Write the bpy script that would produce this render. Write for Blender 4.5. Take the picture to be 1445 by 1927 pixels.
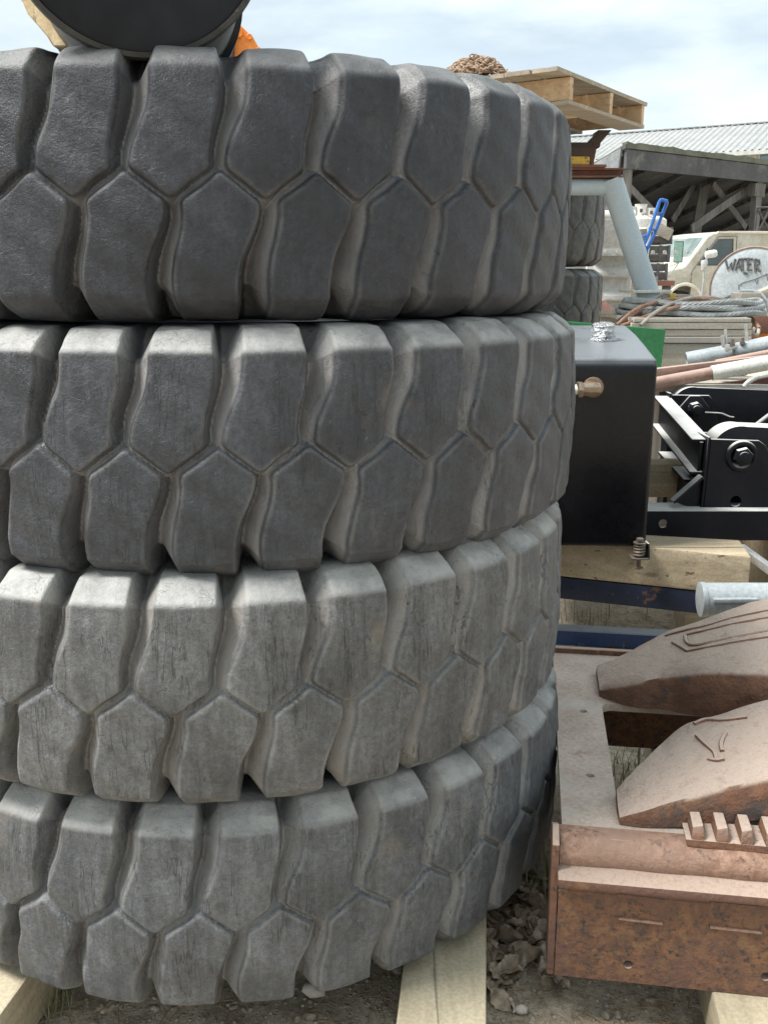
import bpy, bmesh, math, random
import numpy as np
from mathutils import Vector, Matrix, noise as mnoise
from mathutils.geometry import tessellate_polygon

for o in list(bpy.data.objects): bpy.data.objects.remove(o)
scene = bpy.context.scene
COL = scene.collection
R_ = math.radians

# ------------------------------------------------------------------ camera, sky, sun, exposure
EYE, FPX, PITCH = 1.5, 1815.0, R_(13.86)
W0, H0 = 1445.0, 1927.0
cam_d = bpy.data.cameras.new('camera'); cam = bpy.data.objects.new('camera', cam_d); COL.objects.link(cam)
cam.location = (0, 0, EYE); cam.rotation_euler = (math.pi/2 - PITCH, 0, 0)
cam_d.sensor_fit = 'VERTICAL'; cam_d.sensor_height = 36.0; cam_d.lens = 36.0*FPX/H0
cam_d.clip_start = 0.05; cam_d.clip_end = 2000
scene.camera = cam

SUN_EL, SUN_AZ = R_(58), R_(-97)          # azimuth measured from +Y towards +X: the bright part of the sky is on the left
world = bpy.data.worlds.new('World'); scene.world = world; world.use_nodes = True
wn = world.node_tree; wn.nodes.clear()
def wnode(t): return wn.nodes.new(t)
out = wnode('ShaderNodeOutputWorld'); bg = wnode('ShaderNodeBackground')
sky = wnode('ShaderNodeTexSky'); sky.sky_type = 'NISHITA'; sky.sun_disc = False
sky.sun_elevation = SUN_EL; sky.sun_rotation = SUN_AZ; sky.air_density = 1.0; sky.dust_density = 2.0
tc = wnode('ShaderNodeTexCoord'); mp = wnode('ShaderNodeMapping'); mp.inputs['Scale'].default_value = (1.0, 1.0, 3.6)
mp.inputs['Location'].default_value = (0.35, 0.0, 0.12)
nz = wnode('ShaderNodeTexNoise'); nz.inputs['Scale'].default_value = 2.9; nz.inputs['Detail'].default_value = 7; nz.inputs['Roughness'].default_value = 0.52
nz.inputs['Distortion'].default_value = 0.25
rp = wnode('ShaderNodeMapRange'); rp.interpolation_type = 'SMOOTHSTEP'
rp.inputs['From Min'].default_value = 0.36; rp.inputs['From Max'].default_value = 0.56
rp.inputs['To Min'].default_value = 0.72; rp.inputs['To Max'].default_value = 1.0
nz2 = wnode('ShaderNodeTexNoise'); nz2.inputs['Scale'].default_value = 4.6; nz2.inputs['Detail'].default_value = 6
crp = wnode('ShaderNodeMix'); crp.data_type = 'RGBA'
crp.inputs[6].default_value = (6.0, 7.1, 7.9, 1); crp.inputs[7].default_value = (8.2, 9.1, 9.2, 1)
mx = wnode('ShaderNodeMix'); mx.data_type = 'RGBA'
wn.links.new(tc.outputs['Generated'], mp.inputs['Vector'])
wn.links.new(mp.outputs['Vector'], nz.inputs['Vector']); wn.links.new(mp.outputs['Vector'], nz2.inputs['Vector'])
wn.links.new(nz.outputs['Fac'], rp.inputs['Value']); wn.links.new(rp.outputs['Result'], mx.inputs[0])
mr2 = wnode('ShaderNodeMapRange'); mr2.inputs['From Min'].default_value = 0.38; mr2.inputs['From Max'].default_value = 0.58
wn.links.new(nz2.outputs['Fac'], mr2.inputs['Value']); wn.links.new(mr2.outputs['Result'], crp.inputs[0])
wn.links.new(sky.outputs['Color'], mx.inputs[6]); wn.links.new(crp.outputs[2], mx.inputs[7])
wn.links.new(mx.outputs[2], bg.inputs['Color']); bg.inputs['Strength'].default_value = 0.072
wn.links.new(bg.outputs['Background'], out.inputs['Surface'])

sun_d = bpy.data.lights.new('sun', 'SUN'); sun_d.energy = 3.9; sun_d.angle = R_(20); sun_d.color = (1.0, 0.975, 0.94)
sun = bpy.data.objects.new('sun', sun_d); COL.objects.link(sun)
sdir = Vector((math.sin(SUN_AZ)*math.cos(SUN_EL), math.cos(SUN_AZ)*math.cos(SUN_EL), math.sin(SUN_EL)))
sun.rotation_euler = sdir.to_track_quat('Z', 'Y').to_euler()
vs = scene.view_settings; vs.view_transform = 'Standard'; vs.look = 'None'; vs.exposure = 0.85; vs.gamma = 1.0; vs.use_curve_mapping = False
scene.cycles.use_denoising = True
scene.cycles.max_bounces = 4; scene.cycles.diffuse_bounces = 3; scene.cycles.glossy_bounces = 2; scene.cycles.use_adaptive_sampling = True; scene.cycles.adaptive_threshold = 0.02

# ------------------------------------------------------------------ surveying: photo pixel + known depth or height -> metres
def ray(px, py):
    a = (px - W0/2)/FPX; b = -(py - H0/2)/FPX
    return Vector((a, math.cos(PITCH) + b*math.sin(PITCH), -math.sin(PITCH) + b*math.cos(PITCH)))
def Yp(px, py, Y):
    d = ray(px, py); t = Y/d.y
    return Vector((d.x*t, Y, EYE + d.z*t))
def Zp(px, py, z):
    d = ray(px, py); t = (z - EYE)/d.z
    return Vector((d.x*t, d.y*t, z))
def Pp(px, py, p, n):
    d = ray(px, py); o = Vector((0, 0, EYE)); t = (Vector(p) - o).dot(n)/d.dot(n)
    return o + d*t

# ------------------------------------------------------------------ scene helpers
def tag(o, label=None, cat=None, group=None, kind=None):
    if label: o['label'] = label
    if cat: o['category'] = cat
    if group: o['group'] = group
    if kind: o['kind'] = kind
    return o
def thing(name, label, cat, loc, group=None):
    o = bpy.data.objects.new(name, None); COL.objects.link(o); o.location = loc; o.empty_display_size = .1
    bpy.context.view_layer.update()
    return tag(o, label, cat, group)
def wloc(o):
    v = Vector(o.location)
    while o.parent: o = o.parent; v += Vector(o.location)
    return v

class MB:
    """collects geometry in world metres, build() links it as ONE mesh object"""
    def __init__(s): s.v = []; s.f = []
    def add(s, vs_, fs_):
        k = len(s.v); s.v += [Vector(p) for p in vs_]; s.f += [[i + k for i in f] for f in fs_]; return s
    def box(s, c, size, rz=0, rot=None):
        c = Vector(c); hx, hy, hz = [q/2 for q in size]
        M = rot if rot is not None else Matrix.Rotation(rz, 3, 'Z')
        pts = [c + M @ Vector((x, y, z)) for z in (-hz, hz) for x, y in ((-hx, -hy), (hx, -hy), (hx, hy), (-hx, hy))]
        return s.add(pts, [[3, 2, 1, 0], [4, 5, 6, 7], [0, 1, 5, 4], [1, 2, 6, 5], [2, 3, 7, 6], [3, 0, 4, 7]])
    def beam(s, a, b, w, h, up=(0, 0, 1), jit=0):
        a, b = Vector(a), Vector(b); d = (b - a); L = d.length; d.normalize(); side = d.cross(Vector(up)).normalized(); u = side.cross(d)
        M = Matrix((d, side, u)).transposed()
        return s.box((a + b)/2, (L, w, h), rot=M)
    def hexa(s, p):     # 8 points: bottom loop then top loop
        return s.add(p, [[3, 2, 1, 0], [4, 5, 6, 7], [0, 1, 5, 4], [1, 2, 6, 5], [2, 3, 7, 6], [3, 0, 4, 7]])
    def cyl(s, a, b, r0, r1=None, seg=24, caps=True, phase=0):
        a, b = Vector(a), Vector(b); r1 = r0 if r1 is None else r1
        d = (b - a).normalized(); x = d.orthogonal().normalized(); y = d.cross(x)
        if abs(d.z) < .999: x = d.cross(Vector((0, 0, 1))).normalized(); y = x.cross(d)
        pts = []
        for c, r in ((a, r0), (b, r1)):
            pts += [c + (x*math.cos(t) + y*math.sin(t))*r for t in [phase + 2*math.pi*i/seg for i in range(seg)]]
        fs = [[i, (i + 1) % seg, seg + (i + 1) % seg, seg + i] for i in range(seg)]
        if caps: fs += [list(range(seg))[::-1], list(range(seg, 2*seg))]
        return s.add(pts, fs)
    def pipe(s, a, b, r, t, seg=28):    # open-ended pipe with wall thickness
        a, b = Vector(a), Vector(b); d = (b - a).normalized(); x = d.cross(Vector((0, 0, 1))).normalized(); y = x.cross(d)
        pts = []
        for c, q in ((a, r), (b, r), (b, r - t), (a, r - t)):
            pts += [c + (x*math.cos(u) + y*math.sin(u))*q for u in [2*math.pi*i/seg for i in range(seg)]]
        fs = [[k*seg + i, k*seg + (i + 1) % seg, ((k + 1) % 4)*seg + (i + 1) % seg, ((k + 1) % 4)*seg + i] for k in range(4) for i in range(seg)]
        return s.add(pts, fs)
    def tube(s, path, r, seg=8, closed=False, caps=True):
        P = [Vector(p) for p in path]; n = len(P); pts = []; x = None
        for i, p in enumerate(P):
            a = P[(i - 1) % n] if (closed or i > 0) else p; b = P[(i + 1) % n] if (closed or i < n - 1) else p
            d = (b - a).normalized()
            x = d.orthogonal().normalized() if x is None else (x - d*x.dot(d)).normalized()
            y = d.cross(x); q = r[i] if isinstance(r, (list, tuple)) else r
            pts += [p + (x*math.cos(t) + y*math.sin(t))*q for t in [2*math.pi*j/seg for j in range(seg)]]
        m = n if closed else n - 1
        fs = [[i*seg + j, i*seg + (j + 1) % seg, ((i + 1) % n)*seg + (j + 1) % seg, ((i + 1) % n)*seg + j] for i in range(m) for j in range(seg)]
        if caps and not closed: fs += [list(range(seg))[::-1], list(range((n - 1)*seg, n*seg))]
        return s.add(pts, fs)
    def prism(s, poly, ext, holes=()):   # 3-D outline (list of points in a plane), extruded by vector ext, with through holes
        ext = Vector(ext); loops = [[Vector(p) for p in poly]] + [[Vector(p) for p in h] for h in holes]
        flat = [p for l in loops for p in l]; tris = tessellate_polygon(loops)
        n = len(flat); fs = [list(t) for t in tris] + [[i + n for i in t][::-1] for t in tris]
        k = 0
        for l in loops:
            m = len(l); fs += [[k + i, k + (i + 1) % m, n + k + (i + 1) % m, n + k + i] for i in range(m)]; k += m
        return s.add(flat + [p + ext for p in flat], fs)
    def loft(s, rings, closed=True, caps=True):
        n = len(rings[0]); pts = [p for r in rings for p in r]; m = n if closed else n - 1
        fs = [[i*n + j, i*n + (j + 1) % n, (i + 1)*n + (j + 1) % n, (i + 1)*n + j] for i in range(len(rings) - 1) for j in range(m)]
        if caps: fs += [list(range(n))[::-1], list(range((len(rings) - 1)*n, len(rings)*n))]
        return s.add(pts, fs)
    def lathe(s, prof, c, axis=(0, 0, 1), seg=32):
        ax = Vector(axis).normalized(); x = ax.orthogonal().normalized(); y = ax.cross(x); c = Vector(c)
        rings = [[c + ax*h + (x*math.cos(t) + y*math.sin(t))*max(r, 1e-4) for t in [2*math.pi*i/seg for i in range(seg)]] for r, h in prof]
        return s.loft(rings)
    def build(s, name, mat, parent=None, bevel=0, bseg=2, smooth=35, origin=None, sub=0, rough=0, rscale=6, seed=0):
        if parent is not None: org = wloc(parent)
        elif origin is not None: org = Vector(origin)
        else:
            xs = [p.x for p in s.v]; ys = [p.y for p in s.v]; zs = [p.z for p in s.v]
            org = Vector(((min(xs) + max(xs))/2, (min(ys) + max(ys))/2, min(zs)))
        bm = bmesh.new(); vv = [bm.verts.new(p - org) for p in s.v]
        for f in s.f:
            try: bm.faces.new([vv[i] for i in f])
            except ValueError: pass
        bmesh.ops.remove_doubles(bm, verts=bm.verts, dist=1e-6)
        bmesh.ops.recalc_face_normals(bm, faces=bm.faces)
        if bevel:
            ed = [e for e in bm.edges if len(e.link_faces) == 2 and e.calc_face_angle(0) > R_(28)]
            bmesh.ops.bevel(bm, geom=ed, offset=bevel, segments=bseg, affect='EDGES', profile=.6, clamp_overlap=True)
        if sub:
            bmesh.ops.subdivide_edges(bm, edges=bm.edges, cuts=sub, use_grid_fill=True)
        if rough:
            for v in bm.verts:
                q = (v.co + org)*rscale + Vector((seed*7.3, seed, 0))
                v.co += mnoise.noise_vector(q)*rough
        me = bpy.data.meshes.new(name); bm.to_mesh(me); bm.free()
        me.polygons.foreach_set('use_smooth', [True]*len(me.polygons))
        me.set_sharp_from_angle(angle=R_(smooth))
        me.materials.append(mat)
        o = bpy.data.objects.new(name, me); COL.objects.link(o)
        if parent is not None: o.parent = parent
        else: o.location = org
        return o

def circ(c, r, n=20, ax1=(1, 0, 0), ax2=(0, 0, 1)):
    c = Vector(c); a, b = Vector(ax1), Vector(ax2)
    return [c + a*math.cos(2*math.pi*i/n)*r + b*math.sin(2*math.pi*i/n)*r for i in range(n)]

# ------------------------------------------------------------------ materials
class NT:
    def __init__(s, name):
        s.m = bpy.data.materials.new(name); s.m.use_nodes = True; s.t = s.m.node_tree
        s.b = s.t.nodes['Principled BSDF']; s.tc = s.t.nodes.new('ShaderNodeTexCoord')
    def n(s, t, **kw):
        x = s.t.nodes.new('ShaderNode' + t)
        for k, v in kw.items(): setattr(x, k, v)
        return x
    def put(s, sock, v):
        if isinstance(v, bpy.types.NodeSocket): s.t.links.new(v, sock)
        else: sock.default_value = v
    def map(s, scale=(1, 1, 1), rot=(0, 0, 0), vec=None, loc=(0, 0, 0)):
        x = s.n('Mapping'); s.put(x.inputs['Vector'], vec if vec is not None else s.tc.outputs['Object'])
        x.inputs['Scale'].default_value = scale; x.inputs['Rotation'].default_value = rot; x.inputs['Location'].default_value = loc
        return x.outputs[0]
    def noise(s, scale, detail=5, rough=.55, vec=None, dist=0):
        x = s.n('TexNoise'); s.put(x.inputs['Vector'], vec if vec is not None else s.tc.outputs['Object'])
        x.inputs['Scale'].default_value = scale; x.inputs['Detail'].default_value = detail; x.inputs['Roughness'].default_value = rough; x.inputs['Distortion'].default_value = dist
        return x.outputs['Fac']
    def voro(s, scale, vec=None, feature='F1', rand=1):
        x = s.n('TexVoronoi', feature=feature); s.put(x.inputs['Vector'], vec if vec is not None else s.tc.outputs['Object']); x.inputs['Scale'].default_value = scale
        x.inputs['Randomness'].default_value = rand
        return x.outputs['Distance']
    def step(s, v, a, b, lo=0, hi=1):
        x = s.n('MapRange', interpolation_type='SMOOTHSTEP'); s.put(x.inputs['Value'], v)
        x.inputs['From Min'].default_value = a; x.inputs['From Max'].default_value = b; x.inputs['To Min'].default_value = lo; x.inputs['To Max'].default_value = hi
        return x.outputs['Result']
    def math(s, op, a, b=0):
        x = s.n('Math', operation=op); s.put(x.inputs[0], a); s.put(x.inputs[1], b); return x.outputs[0]
    def mix(s, f, a, b):
        x = s.n('Mix', data_type='RGBA'); s.put(x.inputs[0], f)
        s.put(x.inputs[6], a if isinstance(a, bpy.types.NodeSocket) else (*a, 1)); s.put(x.inputs[7], b if isinstance(b, bpy.types.NodeSocket) else (*b, 1))
        return x.outputs[2]
    def mul(s, a, f):   # scale a colour by a value socket
        x = s.n('VectorMath', operation='SCALE'); s.put(x.inputs[0], a); s.put(x.inputs['Scale'], f); return x.outputs[0]
    def attr(s, name): 
        x = s.n('Attribute', attribute_name=name); return x.outputs['Fac']
    def up(s, a=.4, b=.9):
        g = s.n('NewGeometry'); x = s.n('SeparateXYZ'); s.put(x.inputs[0], g.outputs['Normal']); return s.step(x.outputs['Z'], a, b)
    def bump(s, h, strength=.3, dist=.01, prev=None):
        x = s.n('Bump'); s.put(x.inputs['Height'], h); x.inputs['Strength'].default_value = strength; x.inputs['Distance'].default_value = dist
        if prev is not None: s.put(x.inputs['Normal'], prev)
        return x.outputs[0]
    def fin(s, color, rough=.6, metal=0, normal=None, spec=None, coat=None):
        b = s.b; s.put(b.inputs['Base Color'], color if isinstance(color, bpy.types.NodeSocket) else (*color, 1))
        s.put(b.inputs['Roughness'], rough); s.put(b.inputs['Metallic'], metal)
        if normal is not None: s.put(b.inputs['Normal'], normal)
        if spec is not None: s.put(b.inputs['Specular IOR Level'], spec)
        if coat is not None: b.inputs['Coat Weight'].default_value = coat
        return s.m

def pmat(name, c1, c2, scale=6, stretch=(1, 1, 1), rough=.65, rvar=.12, metal=0, spots=(), dust=None, bump=.25, bscale=80, bdist=.004, spec=None):
    t = NT(name); v = t.map(stretch)
    f = t.step(t.noise(scale, 7, .6, v), .32, .68); c = t.mix(f, c1, c2)
    fine = t.step(t.noise(scale*14, 4, .6), .3, .7, .86, 1.14); c = t.mul(c, fine)
    r = t.math('ADD', rough - rvar/2, t.math('MULTIPLY', f, rvar)); mt = metal
    for col, sc, th, soft, *st in spots:
        vv = t.map(st[0], loc=(sc, th, 3)) if st else None
        m = t.step(t.noise(sc, 8, .65, vv), th - soft, th + soft)
        c = t.mix(m, c, t.mul(t.mix(t.noise(sc*7), col, tuple(q*.6 for q in col)), 1.2)); r = t.math('MAXIMUM', r, t.math('MULTIPLY', m, .8))
        if metal: mt = t.math('MULTIPLY', mt, t.math('SUBTRACT', 1, m))
    if dust:
        dc, amt = dust
        m = t.math('MULTIPLY', t.math('MULTIPLY', t.up(.3, .95), amt), t.math('MULTIPLY', t.step(t.noise(scale*1.7, 6, .65), .22, .5, .6, 1), t.step(t.noise(170, 3, .7), .3, .5, .72, 1)))
        c = t.mix(m, c, dc); r = t.math('MAXIMUM', r, t.math('MULTIPLY', m, .85))
    nb = t.bump(t.noise(bscale, 6, .65), bump, bdist); nb = t.bump(t.noise(scale*2, 4), bump*.5, bdist*5, nb)
    return t.fin(c, r, mt, nb, spec)

def wood(name, c1, c2, axis='X', scale=1.0, crack=.5, grey=None, rough=.8):
    t = NT(name); k = {'X': (1.2, 26, 26), 'Y': (26, 1.2, 26), 'Z': (26, 26, 1.2)}[axis]; k = tuple(q*scale for q in k)
    v = t.map(k); n1 = t.noise(1.0, 8, .62, v, .6)
    c = t.mix(t.step(n1, .3, .7), c1, c2)
    big = t.noise(2.2*scale, 4); c = t.mul(c, t.step(big, .25, .75, .78, 1.16))
    if grey: c = t.mix(t.step(t.noise(1.3, 6, .6, t.map(tuple(q*.35 for q in k))), .42, .62), c, grey)
    kn = t.voro(2.6*scale, t.map({'X': (.6, 3, 3), 'Y': (3, .6, 3), 'Z': (3, 3, .6)}[axis])); knm = t.step(kn, .045, .11, 1, 0)
    c = t.mix(t.math('MULTIPLY', knm, .65), c, tuple(q*.42 for q in c1))
    cr = t.noise(1.7, 5, .6, t.map(tuple(q*(.55 if q < 5*scale else 1.6) for q in k)), .3); crm = t.step(cr, .63, .68)
    c = t.mix(t.math('MULTIPLY', crm, crack), c, tuple(q*.28 for q in c1))
    sp = t.step(t.noise(130, 3), .35, .65, .9, 1.1); c = t.mul(c, sp)
    nb = t.bump(n1, .35, .004); nb = t.bump(crm, -.4 if False else .5, -.003, nb); nb = t.bump(t.noise(260, 3), .12, .002, nb)
    return t.fin(c, rough, 0, nb)

def rubber(name, c1, c2, floor_c, edge=.5, scuff=.4, crack=.6, brown=.3, mo=1.0):
    t = NT(name); geo = t.tc.outputs['Object']
    fl, ed, ch, bl = t.attr('groove'), t.attr('edge'), t.attr('shoulder'), t.attr('block')
    n1 = t.noise(5, 4, .62); c = t.mix(t.step(n1, .32, .68), c1, c2)
    st = t.noise(3.2, 4, .65, t.map((16, 16, 1.6))); c = t.mul(c, t.step(st, .3, .72, .8, 1.22))   # vertical streaks of old rain
    c = t.mul(c, t.step(bl, 0, 1, .93, 1.08))
    mott = t.noise(85, 5, .8); c = t.mul(c, t.step(mott, .32, .70, 1 - .34*mo, 1 + .42*mo)); c = t.mul(c, t.step(t.noise(300, 2, .7), .3, .7, .84, 1.18))
    # brown dried mud patches
    mud = t.math('MULTIPLY', t.step(t.noise(4.3, 6, .7, t.map((1, 1, .7), loc=(3, 1, 7))), .56, .70), brown)
    c = t.mix(mud, c, (.20, .155, .11))
    # pale bloom on groove walls, sun side painted brighter, the floors hold brown dust
    wl = t.math('MULTIPLY', t.step(fl, .05, .25), t.step(t.noise(9, 5, .6, t.map((1, 1, .6))), .26, .62, .5, 1)); lit = t.attr('lit_wall'); c = t.mix(t.math('MULTIPLY', t.math('MULTIPLY', wl, .88), t.step(lit, .2, .9, .28, 1)), c, floor_c)
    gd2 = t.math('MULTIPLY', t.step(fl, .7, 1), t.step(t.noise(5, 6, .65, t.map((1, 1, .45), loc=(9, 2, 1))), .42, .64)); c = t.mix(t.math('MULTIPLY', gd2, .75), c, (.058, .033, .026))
    # worn edges and shoulders
    e = t.math('MULTIPLY', t.math('MULTIPLY', ed, t.step(t.noise(11, 5, .6), .40, .62, .15, 1)), edge); c = t.mix(e, c, (.36, .36, .34))
    sn = t.math('MULTIPLY', t.math('MULTIPLY', ch, t.step(t.noise(14, 6, .7, t.map((1, 1, .5))), .30, .66, .45, 1)), scuff); c = t.mix(sn, c, (.40, .395, .375))
    fleck = t.math('MULTIPLY', t.step(t.noise(95, 4, .6, t.map((1, 1, .45))), .69, .735), t.step(ch, 0, 1, .12, .9)); c = t.mix(fleck, c, (.55, .53, .47))
    # fine weather cracks running up the lugs
    dv = t.n('VectorMath', operation='ADD'); nv = t.n('TexNoise'); nv.inputs['Scale'].default_value = 22; nv.inputs['Detail'].default_value = 3; t.put(nv.inputs['Vector'], geo)
    sc_ = t.n('VectorMath', operation='SCALE'); t.put(sc_.inputs[0], nv.outputs['Color']); sc_.inputs['Scale'].default_value = .012
    t.put(dv.inputs[0], geo); t.put(dv.inputs[1], sc_.outputs[0])
    cn = t.noise(1, 2, .5, t.map((85, 85, 7))); cd = t.math('ABSOLUTE', t.math('SUBTRACT', cn, .5))
    cm = t.math('MULTIPLY', t.step(cd, .004, .020, 1, 0), t.step(t.noise(16, 3, .6, t.map((1, 1, .45), loc=(1, 5, 2))), .50, .60)); cm = t.math('MULTIPLY', t.math('MULTIPLY', cm, crack), t.step(ch, 0, .5, 1, 0))
    c = t.mix(cm, c, (.022, .022, .022))
    # cuts and scratches
    sc1 = t.voro(1, t.map((60, 60, 150), rot=(.5, .6, .3), vec=dv.outputs[0]), 'DISTANCE_TO_EDGE')
    sm = t.math('MULTIPLY', t.step(sc1, .0, .035, 1, 0), t.step(t.noise(24, 3, .6), .56, .66)); c = t.mix(t.math('MULTIPLY', sm, .4), c, (.02, .02, .02))
    nb = t.bump(t.noise(330, 3, .75), .5, .003); nb = t.bump(mott, .5, .005, nb); nb = t.bump(t.noise(26, 3, .6), .3, .01, nb)
    nb = t.bump(cm, 1.0, -.004, nb); nb = t.bump(sm, .6, -.0025, nb)
    r = t.step(n1, .3, .7, .40, .58); r = t.math('SUBTRACT', r, t.math('MULTIPLY', ch, .04)); r = t.math('SUBTRACT', r, t.math('MULTIPLY', wl, .22))
    return t.fin(c, r, 0, nb, .5)

M = {}
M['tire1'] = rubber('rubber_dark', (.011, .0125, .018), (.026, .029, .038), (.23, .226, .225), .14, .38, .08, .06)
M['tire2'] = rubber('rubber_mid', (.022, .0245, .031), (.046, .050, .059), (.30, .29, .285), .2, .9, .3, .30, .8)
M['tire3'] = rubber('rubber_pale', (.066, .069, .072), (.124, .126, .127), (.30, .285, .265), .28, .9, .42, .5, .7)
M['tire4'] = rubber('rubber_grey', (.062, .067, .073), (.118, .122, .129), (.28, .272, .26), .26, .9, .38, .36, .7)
M['tire_far'] = rubber('rubber_far', (.025, .028, .030), (.055, .056, .056), (.15, .14, .12), .3, .3, .2, .3)
M['lumber_y'] = wood('new_lumber_along', (.36, .305, .205), (.48, .415, .295), 'Y', crack=.6)
M['lumber_x'] = wood('new_lumber_across', (.29, .23, .15), (.41, .335, .23), 'X', crack=.9)
M['lumber_old'] = wood('weathered_lumber', (.36, .32, .26), (.52, .47, .39), 'X', crack=.6, grey=(.30, .29, .27))
M['lumber_oldz'] = wood('weathered_posts', (.20, .185, .165), (.34, .32, .29), 'Z', scale=.4, crack=.6, grey=(.24, .24, .235))
M['lumber_dark'] = wood('blackened_boards', (.035, .034, .034), (.095, .09, .088), 'X', scale=.5, crack=.5, grey=(.13, .13, .13))
M['pallet'] = wood('pallet_pine', (.42, .28, .16), (.55, .40, .25), 'X', crack=.5)
M['pallet_deck'] = wood('pallet_weathered', (.27, .22, .16), (.40, .33, .25), 'X', crack=.6, grey=(.30, .27, .22))
M['plank_z'] = wood('rough_plank', (.50, .37, .20), (.62, .49, .30), 'Z', crack=.4)
M['rust_top'] = pmat('dusty_rust', (.44, .345, .28), (.54, .445, .375), 9, rough=.85, spots=[((.34, .18, .12), 14, .66, .06), ((.55, .49, .43), 5, .57, .1)], bump=.4, bscale=190, bdist=.004)
M['rust_side'] = pmat('rough_rust', (.11, .058, .038), (.23, .11, .056), 34, rough=.85, spots=[((.040, .038, .037), 90, .57, .09), ((.23, .125, .06), 40, .58, .10), ((.15, .08, .06), 3, .52, .1)], dust=((.46, .35, .28), .9), bump=.5, bscale=170, bdist=.004)
M['rust_tooth'] = pmat('rust_casting', (.14, .072, .047), (.22, .108, .063), 18, rough=.82, spots=[((.09, .075, .07), 7, .60, .06), ((.29, .14, .07), 13, .62, .08)], dust=((.50, .39, .32), 1.05), bump=.8, bscale=150, bdist=.005)
M['rust_bead'] = pmat('rubbed_rust', (.24, .13, .085), (.40, .25, .18), 60, rough=.75, spots=[((.09, .06, .045), 70, .60, .08), ((.30, .19, .14), 6, .5, .15)], bump=.5, bscale=170)
M['rust_pipe'] = pmat('rusty_pipe', (.17, .10, .078), (.25, .155, .12), 8, rough=.75, spots=[((.36, .25, .19), 6, .58, .1)], dust=((.44, .33, .28), .65))
M['rust_beam'] = pmat('rusty_beam', (.13, .062, .042), (.20, .09, .06), 5, rough=.8, dust=((.30, .18, .13), .4))
M['black_paint'] = pmat('black_paint', (.006, .007, .011), (.012, .012, .016), 4, rough=.42, rvar=.14, spots=[((.10, .055, .035), 17, .765, .02)], dust=((.62, .62, .59), .85), bump=.06, bscale=60, spec=.14)  # pale dust layer paints the lit look of upward faces
M['tank_paint'] = pmat('tank_black_paint', (.004, .005, .007), (.009, .009, .011), 3, rough=.24, rvar=.12, spots=[((.22, .10, .05), 15, .775, .02)], dust=((.36, .39, .42), .42), bump=.05, bscale=30, spec=.22)  # dust layer, with sky reflection painted into it on the tank top
M['drum_black'] = pmat('black_plastic', (.006, .008, .012), (.014, .017, .023), 2.5, rough=.38, spec=.16, spots=[((.42, .43, .43), 95, .725, .02)], bump=.05, bscale=90)
M['drum_rim'] = pmat('scuffed_rim', (.022, .022, .022), (.055, .054, .052), 18, rough=.7, spots=[((.17, .15, .12), 20, .62, .05)])
M['blue_paint'] = pmat('chipped_blue', (.012, .04, .13), (.025, .06, .17), 6, rough=.5, spots=[((.10, .05, .03), 9, .62, .03), ((.42, .44, .43), 22, .655, .03)], dust=((.48, .52, .55), .95))
M['blue_dark'] = pmat('worn_blue', (.005, .010, .028), (.010, .017, .042), 6, rough=.5, spots=[((.16, .08, .045), 5, .66, .03), ((.35, .36, .34), 7, .70, .015)])
M['grey_steel'] = pmat('grey_paint_steel', (.25, .285, .30), (.33, .36, .37), 5, rough=.5, spots=[((.33, .16, .08), 7, .70, .03), ((.12, .12, .12), 30, .73, .02)], bump=.12)
M['trestle_paint'] = pmat('trestle_paint', (.37, .44, .48), (.39, .46, .495), 16, rough=.5, spots=[((.10, .10, .10), 22, .735, .012)], bump=.015)
M['cream_paint'] = pmat('cream_paint', (.55, .53, .45), (.68, .66, .58), 7, rough=.6, spots=[((.35, .22, .12), 16, .66, .04)])
M['cream_pipe'] = pmat('cream_pipe', (.50, .50, .45), (.62, .61, .55), 9, rough=.6, spots=[((.2, .16, .12), 40, .68, .04)], dust=((.70, .69, .64), .4))
M['brass'] = pmat('dull_bronze', (.22, .165, .115), (.33, .255, .185), 20, rough=.4, metal=.75, bump=.1, dust=((.5, .42, .36), .4))
M['steel'] = pmat('bare_steel', (.42, .42, .41), (.58, .58, .57), 12, rough=.42, metal=.6, bump=.1)
M['bolt'] = pmat('dirty_bolt', (.10, .085, .07), (.20, .165, .13), 30, rough=.55, metal=.5, dust=((.35, .3, .24), .4))
M['foil'] = pmat('crumpled_foil', (.38, .39, .40), (.62, .63, .64), 40, rough=.3, metal=1.0, bump=.9, bscale=34, bdist=.02)
M['green'] = pmat('green_paint', (.014, .13, .042), (.02, .165, .056), 4, rough=.5, spots=[((.03, .05, .03), 50, .75, .02)])
M['rope'] = None
M['rust_cable'] = pmat('rusty_cable', (.20, .105, .065), (.33, .20, .14), 25, rough=.7, bump=.6, bscale=320)
M['dull_cable'] = pmat('dull_cable', (.27, .24, .20), (.40, .36, .31), 25, rough=.65, bump=.6, bscale=320)
M['yellow'] = pmat('yellow_paint', (.50, .34, .05), (.62, .42, .07), 8, rough=.6, spots=[((.2, .12, .06), 14, .60, .05)])
M['orange'] = pmat('orange_paint', (.72, .21, .025), (.82, .27, .035), 4, rough=.42, bump=.05)
M['brown_paint'] = pmat('dark_brown_steel', (.035, .024, .022), (.075, .042, .032), 5, rough=.7, spots=[((.16, .075, .04), 9, .6, .06)])
M['chain'] = pmat('rusty_chain', (.27, .18, .12), (.40, .29, .21), 30, rough=.75)
M['ribbed'] = pmat('ribbed_grey_paint', (.40, .395, .365), (.50, .49, .46), 2.5, rough=.6, spots=[((.3, .26, .2), 12, .70, .04)])
M['pink_plate'] = pmat('primer_plate', (.30, .155, .125), (.36, .20, .165), 3, rough=.7)
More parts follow.
